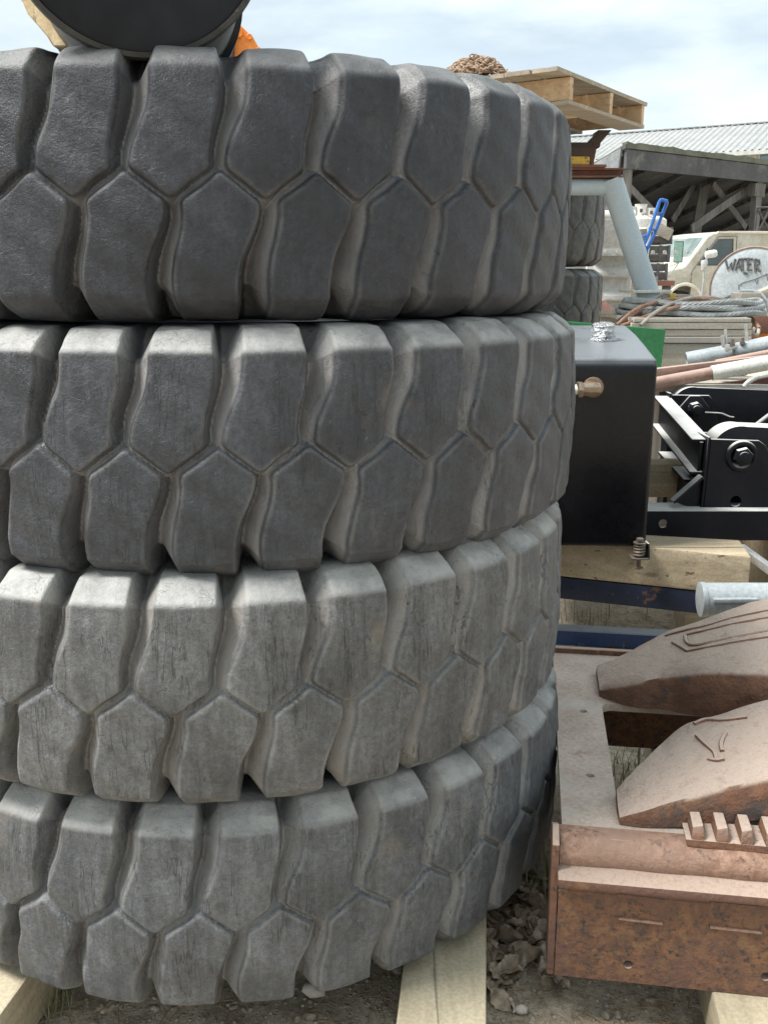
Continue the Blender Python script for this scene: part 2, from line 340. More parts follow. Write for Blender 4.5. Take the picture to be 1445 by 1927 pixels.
M['van_paint'] = pmat('grimy_van_paint', (.44, .425, .365), (.54, .53, .475), 2.2, rough=.5, spots=[((.42, .39, .30), 3.2, .54, .14), ((.16, .15, .12), 2.6, .66, .10, (1, 1, 2.2)), ((.33, .16, .07), 8, .70, .03)], bump=.05)
M['white_tank'] = pmat('rust_spotted_white', (.58, .57, .52), (.68, .67, .62), 3, rough=.6, spots=[((.22, .13, .08), 7, .60, .03), ((.10, .09, .08), 13, .66, .03)])
M['water_tank'] = pmat('dented_galvanised', (.30, .34, .365), (.39, .425, .445), 2.2, rough=.5, spots=[((.36, .17, .07), 1.9, .69, .03)], bump=.2, bscale=6, bdist=.02)
M['dark_rubber'] = pmat('dark_tyre', (.02, .02, .022), (.045, .045, .045), 8, rough=.8)
M['blue_tube'] = pmat('bright_blue', (.02, .11, .38), (.03, .14, .44), 5, rough=.4)
M['charcoal'] = pmat('dark_ink', (.05, .05, .055), (.11, .11, .11), 18, rough=.8)
M['roof_metal'] = pmat('pale_metal_roof', (.28, .29, .28), (.33, .335, .325), .35, rough=.55, bump=.02, bscale=4)
M['wall_metal'] = pmat('pale_metal_wall', (.50, .50, .47), (.56, .56, .53), .5, rough=.6, bump=.02, bscale=4)
M['shed_black'] = pmat('black_roofing', (.055, .058, .062), (.10, .10, .105), .8, rough=.75, spots=[((.16, .155, .14), 1.4, .62, .08)], bump=.2, bscale=5, bdist=.05)
M['tarp'] = pmat('dark_tarp', (.16, .175, .185), (.24, .255, .265), 1.2, rough=.6, bump=.4, bscale=3, bdist=.05)
M['moss_wood'] = pmat('mossy_fascia', (.09, .10, .075), (.16, .165, .13), 2.5, rough=.9)
M['stone'] = pmat('pale_stone', (.48, .43, .37), (.60, .55, .48), 20, rough=.8)
M['leaf_green'] = pmat('leaf', (.06, .10, .04), (.10, .15, .07), 3, rough=.6)
M['bark'] = pmat('bark', (.12, .09, .07), (.19, .15, .12), 6, rough=.9)
M['shed_timber'] = wood('shed_timber', (.10, .095, .088), (.19, .182, .17), 'Z', scale=.4, crack=.5)
M['reddish_board'] = pmat('red_board', (.20, .085, .06), (.27, .12, .085), 6, rough=.8)

def glass(name, c, rough=.06):
    t = NT(name); t.b.inputs['Coat Weight'].default_value = .6; t.b.inputs['Coat Roughness'].default_value = .03
    n = t.step(t.noise(2.5, 4), .3, .7, .7, 1.3); return t.fin(t.mul(t.mix(.0, c, c), n), rough, 0, None, .8)
M['van_glass'] = glass('van_glass', (.03, .045, .042))
M['windshield'] = glass('hazy_windshield', (.22, .28, .27), .12)
M['window_glass'] = glass('building_glass', (.14, .20, .25))
def rope_mat():
    t = NT('wire_rope'); u = t.attr('lay'); w = t.n('Math', operation='SINE'); t.put(w.inputs[0], u)
    f = t.step(w.outputs[0], -.8, .8); c = t.mix(f, (.30, .33, .33), (.62, .65, .64)); c = t.mul(c, t.step(t.noise(30), .3, .7, .8, 1.15))
    return t.fin(c, .5, .25, t.bump(f, .9, .004))
M['rope'] = rope_mat()
def ground_mat():
    t = NT('yard_dirt'); c = t.mix(t.step(t.noise(1.8, 8, .62), .34, .66), (.41, .345, .26), (.58, .50, .39))
    c = t.mix(t.step(t.noise(14, 7, .68), .42, .68), c, (.31, .25, .185)); c = t.mul(c, t.step(t.noise(60, 5, .7), .3, .7, .7, 1.3))
    p = t.voro(75); c = t.mix(t.math('MULTIPLY', t.step(p, .16, .26, 1, 0), t.step(t.noise(11, 4), .5, .62)), c, (.44, .39, .31))
    p2 = t.voro(230); c = t.mix(t.math('MULTIPLY', t.step(p2, .2, .3, 1, 0), t.step(t.noise(30, 4), .5, .6, 0, .8)), c, (.40, .35, .28))
    nb = t.bump(t.noise(90, 7, .7), .6, .012); nb = t.bump(t.step(p, 0, .35, 1, 0), .5, .008, nb); nb = t.bump(t.noise(320, 4, .7), .4, .004, nb)
    return t.fin(c, .92, 0, nb)
M['ground'] = ground_mat()
M['gravel'] = pmat('gravel_stones', (.20, .165, .12), (.46, .40, .32), 60, rough=.85)
def leaf_mat():
    t = NT('dry_leaf'); c = t.mix(t.step(t.attr('tone'), 0, 1), (.22, .16, .11), (.50, .41, .32)); c = t.mul(c, t.step(t.noise(60, 5, .6), .3, .7, .75, 1.25))
    return t.fin(c, .8, 0, t.bump(t.noise(120, 4), .4, .004))
M['dry_leaf'] = leaf_mat()
M['needle'] = pmat('pine_needle', (.22, .125, .065), (.36, .24, .14), 8, rough=.8)
M['dry_grass'] = pmat('grass_blade', (.13, .15, .06), (.36, .32, .19), 6, rough=.8)

# ------------------------------------------------------------------ ground
def rise(x, y):
    t = min(max((y - 8)/13, 0), 1); return .5*t*t*(3 - 2*t)
def ground_h(x, y):
    near = max(0, 1 - max(0, y - 6)/10)
    h = mnoise.noise((x*1.7, y*1.7, 0))*.022 + mnoise.noise((x*7, y*7, 4))*.010 + mnoise.noise((x*23, y*23, 9))*.004
    return h*near - .012*near + rise(x, y)
def axis(lo, hi, f0, f1, step):
    a = list(np.arange(f0, f1, step)); s = step; x = f0
    l = []
    while x > lo: s *= 1.22; x -= s; l.append(x)
    s = step; x = a[-1]; r = []
    while x < hi: s *= 1.22; x += s; r.append(x)
    return l[::-1] + a + r
gx = axis(-900, 900, -1.3, 1.9, .025); gy = axis(-300, 1500, 1.2, 4.8, .025)
gv = [(x, y, ground_h(x, y)) for y in gy for x in gx]; nx = len(gx)
gf = [(j*nx + i, j*nx + i + 1, (j + 1)*nx + i + 1, (j + 1)*nx + i) for j in range(len(gy) - 1) for i in range(nx - 1)]
gm = bpy.data.meshes.new('ground'); gm.from_pydata(gv, [], gf); gm.polygons.foreach_set('use_smooth', [True]*len(gf)); gm.materials.append(M['ground'])
g = bpy.data.objects.new('ground', gm); COL.objects.link(g); tag(g, kind='structure', label='dry stony dirt of the yard')

# ------------------------------------------------------------------ the giant tires
NL = 33; RT = .8; PITCHLEN = 2*math.pi/NL
def smooth_curve(P, n=5):
    out_ = []; m = len(P)
    for i in range(m - 1):
        p0, p1, p2, p3 = P[max(i - 1, 0)], P[i], P[i + 1], P[min(i + 2, m - 1)]
        for k in range(n):
            t = k/n; out_.append(tuple((b*2 + (c - a)*t + (a*2 - b*5 + c*4 - d)*t*t + (b*3 - a - c*3 + d)*t**3)*.5 for a, b, c, d in zip(p0, p1, p2, p3)))
    return out_ + [P[-1]]
UPPER = smooth_curve([(.300, .46), (.333, .30), (.343, .235), (.336, .186), (.288, .141), (.200, .1035), (.122, .068), (.094, .038)]) + [(.112, .031), (.30, .004), (.435, -.0165), (.47, -.019), (.505, -.0165), (.64, .004), (.85, .031)] + \
        smooth_curve([(.869, .038), (.868, .066), (.903, .1035), (.962, .143), (.996, .186), (.990, .235), (.976, .30), (.955, .46)])
def sdf(px, py, poly):
    n = len(poly); d2 = np.full(px.shape, 1e9); ins = np.zeros(px.shape, bool)
    for i in range(n):
        ax, ay = poly[i]; bx, by = poly[(i + 1) % n]; ex, ey = bx - ax, by - ay; wx, wy = px - ax, py - ay
        t = np.clip((wx*ex + wy*ey)/(ex*ex + ey*ey + 1e-12), 0, 1); d2 = np.minimum(d2, (wx - ex*t)**2 + (wy - ey*t)**2)
        c = (ay > py) != (by > py); 
        with np.errstate(divide='ignore', invalid='ignore'): ins ^= c & (px < (bx - ax)*(py - ay)/((by - ay) + 1e-15) + ax)
    d = np.sqrt(d2); return np.where(ins, d, -d)
def profile(soft):
    P = np.array([(.0, .985), (.11, .997 - .015 + .0), (.22, .972)]); 
    pts = [(s_, 1.0 - .010*(s_/.22)**2) for s_ in np.linspace(0, .22, 12)]
    pts += [(.245, .962), (.2640, .932), (.2685, .90), (.2695, .85), (.268, .76), (.252, .66), (.23, .58), (.20, .515), (.185, .485), (.17, .475), (.15, .478)]
    a = np.array(pts); seg = np.r_[0, np.cumsum(np.hypot(*np.diff(a, axis=0).T))]
    S = np.linspace(0, seg[-1], 700); w = np.interp(S, seg, a[:, 0]); r = np.interp(S, seg, a[:, 1])
    k = int(soft/(S[1] - S[0])); 
    if k > 1:
        ker = np.hanning(2*k + 1); ker /= ker.sum()
        wf = np.r_[-w[:0:-1], w]; rf = np.r_[r[:0:-1], r]
        wf2 = np.convolve(np.pad(wf, k, mode='reflect', reflect_type='odd'), ker, 'valid'); rf2 = np.convolve(np.pad(rf, k, mode='edge'), ker, 'valid')
        w = wf2[len(w) - 1:]; r = rf2[len(r) - 1:]
    return S, w, r
def tire_mesh(name, phi0, seed, soft=.010, wall=.030, depth=.062, fine=58, coarse=14, front=95, rnd=.35, nrow=176, cls='near'):
    rng = np.random.RandomState(seed)
    S, pw, pr_ = profile(soft); smax = S[-1]
    h_ = np.r_[np.linspace(0, .30, nrow//2), np.linspace(.305, .42, 14), np.linspace(.45, smax, 14)]
    s = np.r_[-h_[:0:-1], h_]; a = np.abs(s)
    w = np.sign(s)*np.interp(a, S, pw); r = np.interp(a, S, pr_)
    # outward normal of the profile
    dw = np.gradient(w, s); dr = np.gradient(r, s); ln = np.hypot(dw, dr); nw, nr = -dr/ln, dw/ln
    gk = np.exp(-((s[:, None] - s[None, :])/.022)**2); ds = np.gradient(s); gk *= ds[None, :]; gk /= gk.sum(1, keepdims=True); nw, nr = gk @ nw, gk @ nr; ln = np.hypot(nw, nr); nw, nr = nw/ln, nr/ln
    S2, pw2, pr2 = profile(.055); wf_, rf_ = np.sign(s)*np.interp(a, S2, pw2), np.interp(a, S2, pr2)
    us = []
    for k in range(NL):
        ph = (k + .5)*PITCHLEN; ph = (ph + math.pi) % (2*math.pi) - math.pi
        n = fine if abs(ph) < R_(front) else coarse; us += list(k + np.arange(n)/n)
    us = np.array(us); U, V = np.meshgrid(us, s, indexing='ij'); X = U*PITCHLEN; Lc = NL*PITCHLEN
    fade = np.clip((.43 - np.abs(V))/.10, 0, 1); fade = fade*fade*(3 - 2*fade)
    best = np.full(X.shape, -1.0); tq = np.full(X.shape, -9.0); blk = np.zeros(X.shape); hgt = np.zeros(X.shape); lit_w = np.zeros(X.shape)
    for row in (0, 1):
        for k in range(-1, NL + 1):
            kk = k % NL; rs = np.random.RandomState(seed*1000 + row*100 + kk)
            j = rs.uniform(-1, 1, 6)
            poly = [(u + k + j[0]*.012 + (u - .5)*j[1]*.014 + .008*math.sin(v*34 + j[2]*3)*j[3], v*(1 + j[4]*.012) + j[5]*.0012) for u, v in UPPER]
            if row: poly = [(.48 - (u - k) + k, -v) for u, v in poly][::-1]
            poly = [(u*PITCHLEN, v) for u, v in poly]
            x0, x1 = min(p[0] for p in poly) - .05, max(p[0] for p in poly) + .05
            i0, i1 = np.searchsorted(us*PITCHLEN, x0), np.searchsorted(us*PITCHLEN, x1)
            if i1 <= i0: continue
            y0, y1 = (-.07, .47) if row == 0 else (-.47, .07)
            c0, c1 = np.searchsorted(s, y0), np.searchsorted(s, y1)
            d = sdf(X[i0:i1, c0:c1], V[i0:i1, c0:c1], poly)
            d = d + .0025; uc = .51 if row == 0 else -.03
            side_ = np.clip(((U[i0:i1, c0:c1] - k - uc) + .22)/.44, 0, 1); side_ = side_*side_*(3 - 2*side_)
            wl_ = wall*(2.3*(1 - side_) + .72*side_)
            qq = (d + wl_)/wl_; mq = qq > tq[i0:i1, c0:c1]; tq[i0:i1, c0:c1][mq] = qq[mq]; lit_w[i0:i1, c0:c1][mq] = (1 - side_)[mq]  # also masks the sun-facing groove walls, painted brighter in the rubber
            sub = best[i0:i1, c0:c1]; m = d > sub
            sub[m] = d[m]; blk[i0:i1, c0:c1][m] = rs.uniform(0, 1); hgt[i0:i1, c0:c1][m] = rs.uniform(-1, 1)
    t = np.clip(tq, 0, 1); f = np.where(t < .35, t*t/.7, t - .175)/.825
    over = np.clip(best/.007, 0, 1); crown = -(1 - over)**2*.0035*rnd
    inner = (np.clip(best/.05, 0, 1)**.5 - 1)*.0016
    H = (crown + inner + .0016*hgt)*np.clip(fade, 0, 1)*f + .0028*np.exp(-(V/.0028)**2)*np.clip(t*(1 - t)*4, 0, 1)
    # gentle irregular wear
    ph = X + phi0
    wob = .0022*np.sin(ph*3 + seed) + .0016*np.sin(ph*11 + V*20 + seed*2) + .0012*np.sin(ph*47 + V*63)
    H = H + wob*fade
    g_ = (1 - f)*fade; rr = (r[None, :]*(1 - g_) + (rf_ - nr*depth)[None, :]*g_ + nr[None, :]*H)*RT; ww = (w[None, :]*(1 - g_) + (wf_ - nw*depth)[None, :]*g_ + nw[None, :]*H)*RT
    ang = ph
    px = rr*np.sin(ang); py = -rr*np.cos(ang); pz = ww
    nu, nv = X.shape; co = np.stack([px, py, pz], -1).reshape(-1, 3).astype(np.float32)
    ii = np.arange(nu)[:, None]; jj = np.arange(nv - 1)[None, :]; i2 = (ii + 1) % nu
    q = np.stack([ii*nv + jj, i2*nv + jj, i2*nv + jj + 1, ii*nv + jj + 1], -1).reshape(-1, 4)
    return co, q, dict(groove=((1 - f)*fade).ravel(), edge=(np.exp(-((best - .002)/.0045)**2)*fade).ravel(),
                       shoulder=(np.clip((np.abs(V) - .212)/.02, 0, 1)*np.clip((.36 - np.abs(V))/.05, 0, 1)*f*np.where(V > 0, 1, .12)).ravel(), block=blk.ravel(), lit_wall=lit_w.ravel()), nv
def np_mesh(name, co, q, at, mat):
    used, inv = np.unique(q, return_inverse=True); co = co[used]; q = inv.reshape(q.shape)
    me = bpy.data.meshes.new(name); me.vertices.add(len(co)); me.vertices.foreach_set('co', co.ravel())
    me.loops.add(q.size); me.loops.foreach_set('vertex_index', q.ravel().astype(np.int32))
    me.polygons.add(len(q)); me.polygons.foreach_set('loop_start', np.arange(0, q.size, q.shape[1], dtype=np.int32)); me.polygons.foreach_set('use_smooth', np.ones(len(q), bool))
    for k, v in at.items():
        l = me.attributes.new(k, 'FLOAT', 'POINT'); l.data.foreach_set('value', v[used].astype(np.float32))
    me.update(); me.validate(); me.materials.append(mat); return me
def make_tire(label, cat, loc, phi0, seed, mat, group, scale=1, **kw):
    root = thing('loader_tire', label, cat, (loc[0], loc[1], loc[2] - .21*scale), group); root.scale = (scale,)*3
    co, q, at, nv = tire_mesh('tread', phi0, seed, **kw)
    col = q[:, 0] % nv; cut = 28 - 0
    lo, hi = 14 + 2, nv - 1 - 16
    parts = [('tread', (col >= lo) & (col < hi)), ('sidewall', col < lo), ('sidewall', col >= hi)]
    for nm, m in parts:
        o = bpy.data.objects.new(nm, np_mesh(nm, co, q[m], at, mat)); COL.objects.link(o); o.parent = root; o.location = (0, 0, .21)
    return root
TY = [((-.3782, 2.3722), 1.636, -.1511), ((-.3507, 2.340), 1.203, -.0186), ((-.3693, 2.3022), .789, -.0022), ((-.3573, 2.3208), .351, -.0948)]
TL = ['topmost tire of the near stack with the darkest rubber', 'second tire from the top of the near stack, dark lugs with pale sloping shoulders',
      'third tire from the top, pale grey cracked lugs with mud patches', 'bottom tire of the stack, resting on two pale timbers']
kws = [dict(soft=.022, wall=.021, rnd=.9, depth=.063), dict(soft=.004, wall=.021, rnd=.45, depth=.063), dict(soft=.008, wall=.021, rnd=.6, depth=.058), dict(soft=.009, wall=.021, rnd=.7, depth=.056)]
for i in range(4):
    (x, y), z, ph = TY[i]
    p0 = ph - (.385 + 2)*PITCHLEN + 2*PITCHLEN
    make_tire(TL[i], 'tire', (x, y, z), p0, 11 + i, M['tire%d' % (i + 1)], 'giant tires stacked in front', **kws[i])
# a second stack further back, its own heavier tires
for i in range(4):
    make_tire(['top tire of the far stack, under the grey trestle bar', 'second tire of the far stack, right behind the near tires', 'third tire down in the far stack behind the black tank',
               'bottom tire of the far stack standing on the dirt'][i], 'tire', (.585 + .012*(i % 2), 7.0, 1.80 - i*.515), .05 + .11*i, 31 + i, M['tire_far'], 'tires in the far stack', scale=1.16, soft=.012, fine=18, coarse=9, nrow=70, depth=.085, wall=.03)

# ------------------------------------------------------------------ things lying on the tires
d0 = Yp(267, 103, 1.62); cr = .199; c0 = d0 + Vector((0, 0, cr)); ax = Vector((-.215, 1, .0)).normalized()
dr = thing('black_drum', 'glossy black plastic drum lying on the topmost tire', 'drum', (c0.x, c0.y + .4, d0.z))
mb = MB(); prof = [((cr - .008)*k/12, -.030*(1 - (k/12)**2) + .003) for k in range(13)] + [(cr, .006), (cr, .028), (cr - .016, .034), (cr - .016, .45), (cr - .004, .46), (cr - .004, .49), (cr - .02, .495), (0, .48)]
mb.lathe(prof, c0, ax, 72); mb.build('body', M['drum_black'], dr)
x = ax.orthogonal().normalized(); yv = ax.cross(x)
ring = []
for i in range(97):
    a = 2*math.pi*i/96; ring.append([c0 + ax*h + (x*math.cos(a) + yv*math.sin(a))*(cr + e) for e, h in ((-.004, .0005), (.003, .004), (.004, .024), (.0005, .03))])
MB().loft(ring, closed=True, caps=False).build('rim', M['drum_rim'], dr)
# plank leaning behind the drum
pa, pb = Yp(134, 97, 1.98), Yp(-75, -190, 2.05); pb2 = pa + (pb - pa)*1.0
mb = MB(); n = 14
rings = []
for i in range(n + 1):
    t = i/n; p = pa + (pb2 - pa)*t + Vector((.004*math.sin(i*1.9), 0, 0)); dxx = Vector((.041 + .004*math.sin(i*2.3), .0, 0)); dy = Vector((0, .13, 0))
    rings.append([p - dxx*.5 - dy*.3, p + dxx*.5 - dy*.3, p + dxx*.5 + dy*.7, p - dxx*.5 + dy*.7])
o = mb.loft(rings).build('rough_plank', M['plank_z'], bevel=.003, bseg=1)
tag(o, 'rough sawn tan plank leaning beside the black drum', 'plank')

# ------------------------------------------------------------------ timbers under the near stack
def timber(name, pts_top, h, mat, label, cat='timber', group=None, bevel=.006, rough=.0015):
    """pts_top: the four top corners in order"""
    b = [Vector((p.x, p.y, p.z - h)) for p in pts_top]
    o = MB().hexa(b + list(pts_top)).build(name, mat, bevel=bevel, sub=3, rough=rough, rscale=25)
    return tag(o, label, cat, group)
a, b, c = Zp(745, 1927, .135), Zp(915, 1927, .135), Zp(915, 1762, .135)
dirv = (c - b).normalized(); b0, a0 = b - dirv*.6, a - dirv*.6
timber('timber', [a0, b0, b0 + dirv*2.6, a0 + dirv*2.6], .13, M['lumber_y'], 'pale sawn timber running out from under the bottom tire')
a, b = Zp(62, 1826, .135), Zp(0, 1912, .135); dv = (a - b).normalized(); sd = Vector((-dv.y, dv.x, 0))*.19
timber('timber', [b - dv*.5 + sd, b - dv*.5, b + dv*1.9, b + dv*1.9 + sd], .13, M['lumber_y'], 'pale weathered timber at the left edge under the tire stack')

# ------------------------------------------------------------------ rusty steel frame with its teeth
ra = R_(-8.5); E1 = Vector((math.cos(ra), math.sin(ra), 0)); E2 = Vector((-math.sin(ra), math.cos(ra), 0)); RO = Vector((.345, 1.674, 0))
def L(u, d, z): return RO + E1*u + E2*d + Vector((0, 0, z))
def toL(p): q = p - RO; return q.dot(E1), q.dot(E2)
PZ = .41
rf = thing('steel_chassis', 'rusty dust-covered steel frame with rolled front edge and square opening', 'steel frame', L(.6, .5, .12))
o1, o2 = toL(Zp(1131, 1322, PZ)), toL(Zp(1152, 1492, PZ)); bk = toL(Zp(1042, 1228, PZ))
WID = 1.35; DEP = bk[1]
def rrect(u0, u1, d0, d1, r, z, n=5):
    P = []
    for cu, cd, s0 in ((u1 - r, d1 - r, 0), (u0 + r, d1 - r, 90), (u0 + r, d0 + r, 180), (u1 - r, d0 + r, 270)):
        P += [L(cu + r*math.cos(R_(s0 + 90*i/n)), cd + r*math.sin(R_(s0 + 90*i/n)), z) for i in range(n + 1)]
    return P
holes = [rrect(o1[0], 1.15, o2[1] - .06, o1[1], .03, PZ)]
for hx, hy in ((1097, 1338), (1110, 1459)):
    u, d = toL(Zp(hx, hy, PZ)); holes.append([L(u + .0095*math.cos(t), d + .0095*math.sin(t), PZ) for t in [2*math.pi*i/16 for i in range(16)]])
MB().prism([L(0.005, .045, PZ), L(WID, .045, PZ), L(WID, DEP, PZ), L(.005, DEP, PZ)], (0, 0, -.022), holes).build('top_plate', M['rust_top'], rf, bevel=.002, bseg=1)
# front panel with a row of bolt holes
def fp(px, py): return Pp(px, py, L(0, 0, 0), E2)
pan = [L(0, 0, .12), L(WID, 0, .12), L(WID, 0, .352), L(0, 0, .352)]
hl = [circ(fp(1181, 1815) , .0095, 18, E1), circ(fp(1440, 1838), .0095, 18, E1)]
hl += [circ(fp(1440, 1838) + E1*.27*k, .0095, 18, E1) for k in (1, 2)]
fpn = MB().prism(pan, E2*.02, hl).build('front_panel', M['rust_side'], rf, bevel=.002, bseg=1)
# faint raised strips and slots on the panel
for (x0, y0, x1, y1, h) in ((1163, 1727, 1246, 1737, .0045), (1335, 1743, 1433, 1754, .0045)):
    p0, p1 = fp(x0, y0), fp(x1, y1); MB().beam(p0 - E2*.002, p1 - E2*.002, .006, h).build('weld_slot', M['rust_bead'], fpn, bevel=.001, bseg=1)
for (x0, y0, x1, y1, h) in ((1162, 1687, 1247, 1698, .014), (1336, 1702, 1434, 1712, .014)):
    p0, p1 = fp(x0, y0), fp(x1, y1); MB().beam(p0 - E2*.0005, p1 - E2*.0005, .003, h).build('wear_strip', M['rust_side'], fpn)
p0, p1 = fp(1050, 1676), fp(1440, 1712); MB().beam(p0 - E2*.0002, p1 - E2*.0002, .002, .005).build('scribe_strip', M['rust_side'], fpn)
# rolled bead + lip
rings = []
for u in np.linspace(.0, WID, 40):
    z0 = .352; w = .0015*math.sin(u*40)
    sec = [(.03, z0 + .006)] + [(.053 + (.036 + w)*math.cos(R_(a_)), z0 + .024 + (.036 + w)*math.sin(R_(a_))) for a_ in (205, 190, 175, 160, 145, 130, 115, 100, 88)] + [(.085, PZ + .0008), (.09, PZ - .03), (.05, z0 + .0)]
    rings.append([L(u, d, z) for d, z in sec])
MB().loft(rings).build('rolled_edge', M['rust_bead'], rf, smooth=50)
MB().prism([L(-.004, -.026, .338), L(WID, -.026, .338), L(WID, .034, .343), L(-.004, .034, .343)], (0, 0, .019)).build('ledge', M['rust_side'], rf, bevel=.006, bseg=2)
MB().prism([L(-.016, .0, .12), L(-.016, .0, .415), L(-.016, .05, .432), L(-.016, .10, PZ - .005), L(-.016, .10, .12)], E1*.014).build('end_plate', M['rust_side'], rf, bevel=.003, bseg=2)
# side and back walls under the plate
MB().prism([L(.03, .10, PZ - .024), L(.03, DEP - .02, PZ - .024), L(.03, DEP - .02, PZ - .10), L(.03, .10, PZ - .17)], E1*.02).build('side_web', M['rust_side'], rf)
MB().prism([L(.0, DEP, PZ + .016), L(WID, DEP, PZ + .016), L(WID, DEP, .12), L(.0, DEP, .12)], E2*.018).build('back_flange', M['rust_side'], rf, bevel=.002, bseg=1)
MB().prism([L(WID - .05, .02, .12), L(WID - .05, DEP, .12), L(WID - .05, DEP, PZ - .024), L(WID - .05, .02, PZ - .024)], E1*.02).build('side_web', M['rust_side'], rf)

def tooth(label, secs, under, bars, group):
    """secs: (near top px, near z, far top px, far z, near bottom z, far bottom z); a wedge that thickens away from its tip"""
    rings = []; tops = []
    for (nx_, ny_, nz_, fx, fy, fz, nb_, fb_) in secs:
        n_, f_ = Zp(nx_, ny_, nz_), Zp(fx, fy, fz); ax_ = (f_ - n_)
        def P(t, z): q = n_ + ax_*t; return Vector((q.x, q.y, z))
        zt = lambda t: nz_ + (fz - nz_)*t; cr_ = .004*min(1, (nz_ - nb_)/.05)
        rings.append([P(.0, nb_), P(0, nb_ + (nz_ - nb_)*.5), P(.0, nz_ - .008*min(1, (nz_ - nb_)/.03)), P(.022, nz_ + .001), P(.3, zt(.3) + cr_*.8), P(.5, zt(.5) + cr_), P(.7, zt(.7) + cr_*.8), P(.965, fz + .001), P(1, fz - .008), P(1, fb_), P(.5, (nb_ + fb_)/2)])
        tops.append((n_, ax_, nz_, fz, cr_))
    # refine along length with a smooth interpolation
    fine = []; m = len(rings)
    for i in range(m - 1):
        for k in range(6):
            t = k/6; p0, p1, p2, p3 = rings[max(i - 1, 0)], rings[i], rings[i + 1], rings[min(i + 2, m - 1)]
            fine.append([(b*2 + (c - a)*t + (a*2 - b*5 + c*4 - d)*t*t + (b*3 - a - c*3 + d)*t**3)*.5 for a, b, c, d in zip(p0, p1, p2, p3)])
    fine.append(rings[-1])
    cen = sum(rings[1], Vector())/len(rings[1])
    root = thing('bucket_tooth', label, 'bucket tooth', (cen.x, cen.y, min(p.z for p in rings[0])), group)
    MB().loft(fine).build('casting', M['rust_tooth'], root, smooth=50, rough=.002, rscale=30)
    for path in bars:
        pts = []
        for (si, t) in path:
            i = min(int(si), len(fine)//6 - 1); fr = fine[min(int(round(si*6)), len(fine) - 1)]
            up = [fr[3], fr[4], fr[5], fr[6], fr[7]]; q = t*4; j = min(int(q), 3); pts.append(up[j].lerp(up[j + 1], q - j) + Vector((0, 0, .001)))
        for _ in range(2):
            q_ = [pts[0]]
            for a_, b_ in zip(pts, pts[1:]): q_ += [a_.lerp(b_, .25), a_.lerp(b_, .75)]
            pts = q_ + [pts[-1]]
        MB().tube(pts, .0052, 8).build('raised_rib', M['rust_tooth'], root)
    return root
# front tooth
tooth('rusty digging tooth nearest the toothed rack, tip pointing left', [
    (1166, 1541, .425, 1158, 1486, .432, .412, .412), (1215, 1527, .448, 1200, 1440, .462, .412, .414), (1300, 1503, .480, 1280, 1365, .500, .418, .42), (1390, 1480, .510, 1352, 1341, .525, .430, .43),
    (1480, 1462, .535, 1450, 1312, .550, .445, .44), (1600, 1440, .550, 1580, 1300, .565, .44, .44), (1720, 1420, .55, 1700, 1290, .565, .43, .43)], None,
    [[(2.25, .78), (2.45, .60), (2.65, .44), (2.72, .36)], [(2.75, .30), (2.6, .38)], [(2.4, .95), (2.6, .98), (3.0, .9), (3.5, .84)], [(2.85, .30), (2.62, .30), (2.48, .36)], [(3.0, .70), (2.8, .55), (2.9, .42)]], 'bucket teeth on the rusty frame')
tooth('rusty digging tooth behind its twin, long curved ribs cast on top', [
    (1128, 1300, .428, 1122, 1252, .437, .412, .412), (1185, 1290, .470, 1180, 1227, .480, .412, .414), (1260, 1275, .515, 1250, 1189, .535, .425, .43), (1340, 1268, .56, 1325, 1163, .585, .445, .44),
    (1445, 1268, .585, 1430, 1127, .625, .455, .45), (1590, 1275, .60, 1580, 1115, .655, .44, .44), (1740, 1290, .60, 1730, 1110, .66, .43, .43)], None,
    [[(2.0, .92), (2.5, .90), (3.0, .86), (3.5, .86), (4.3, .86)], [(2.2, .70), (2.35, .55), (2.5, .40)], [(2.45, .40), (3.0, .40), (3.5, .40), (4.4, .44)], [(2.5, .80), (3.0, .78), (3.5, .76), (4.3, .76)], [(2.42, .78), (2.55, .60), (2.65, .48), (3.2, .5), (4.3, .55)]], 'bucket teeth on the rusty frame')
# toothed rack
ra_, rb_ = Zp(1293, 1590, PZ + .004), Zp(1470, 1606, PZ + .004); rd = (rb_ - ra_).normalized(); rs = Vector((-rd.y, rd.x, 0))
rk = thing('toothed_rack', 'short rusty toothed steel rack lying before the nearer digging tooth', 'gear rack', ra_ + rd*.15)
MB().prism([ra_ + Vector((0, 0, .012)) - rd*.004, ra_ - Vector((0, 0, .004)), ra_ + rd*.42 - Vector((0, 0, .004)), ra_ + rd*.42 + Vector((0, 0, .012))], rs*.075).build('bar', M['rust_tooth'], rk, bevel=.002)
for k in range(9):
    p = ra_ + rd*(.006 + .046*k) + Vector((0, 0, .012)); up = Vector((0, 0, .026))
    MB().hexa([p, p + rd*.027, p + rd*.027 + rs*.072, p + rs*.072, p + up*.8 + rd*.003 + rs*.012, p + up + rd*.023 + rs*.012, p + up + rd*.023 + rs*.068, p + up + rd*.003 + rs*.068]).build('tooth', M['rust_tooth'], rk, bevel=.003)
# timber below the frame on the right
a, b = Zp(1338, 1864, .118), Zp(1373, 1927, .118)
dv = (a - b).normalized()
if True:
    dv = E2; p = a - dv*.01
    timber('timber', [p - dv*.32, p - dv*.32 + E1*.19, p + dv*1.15 + E1*.19, p + dv*1.15], .11, M['lumber_y'], 'pale timber under the front of the rusty frame')

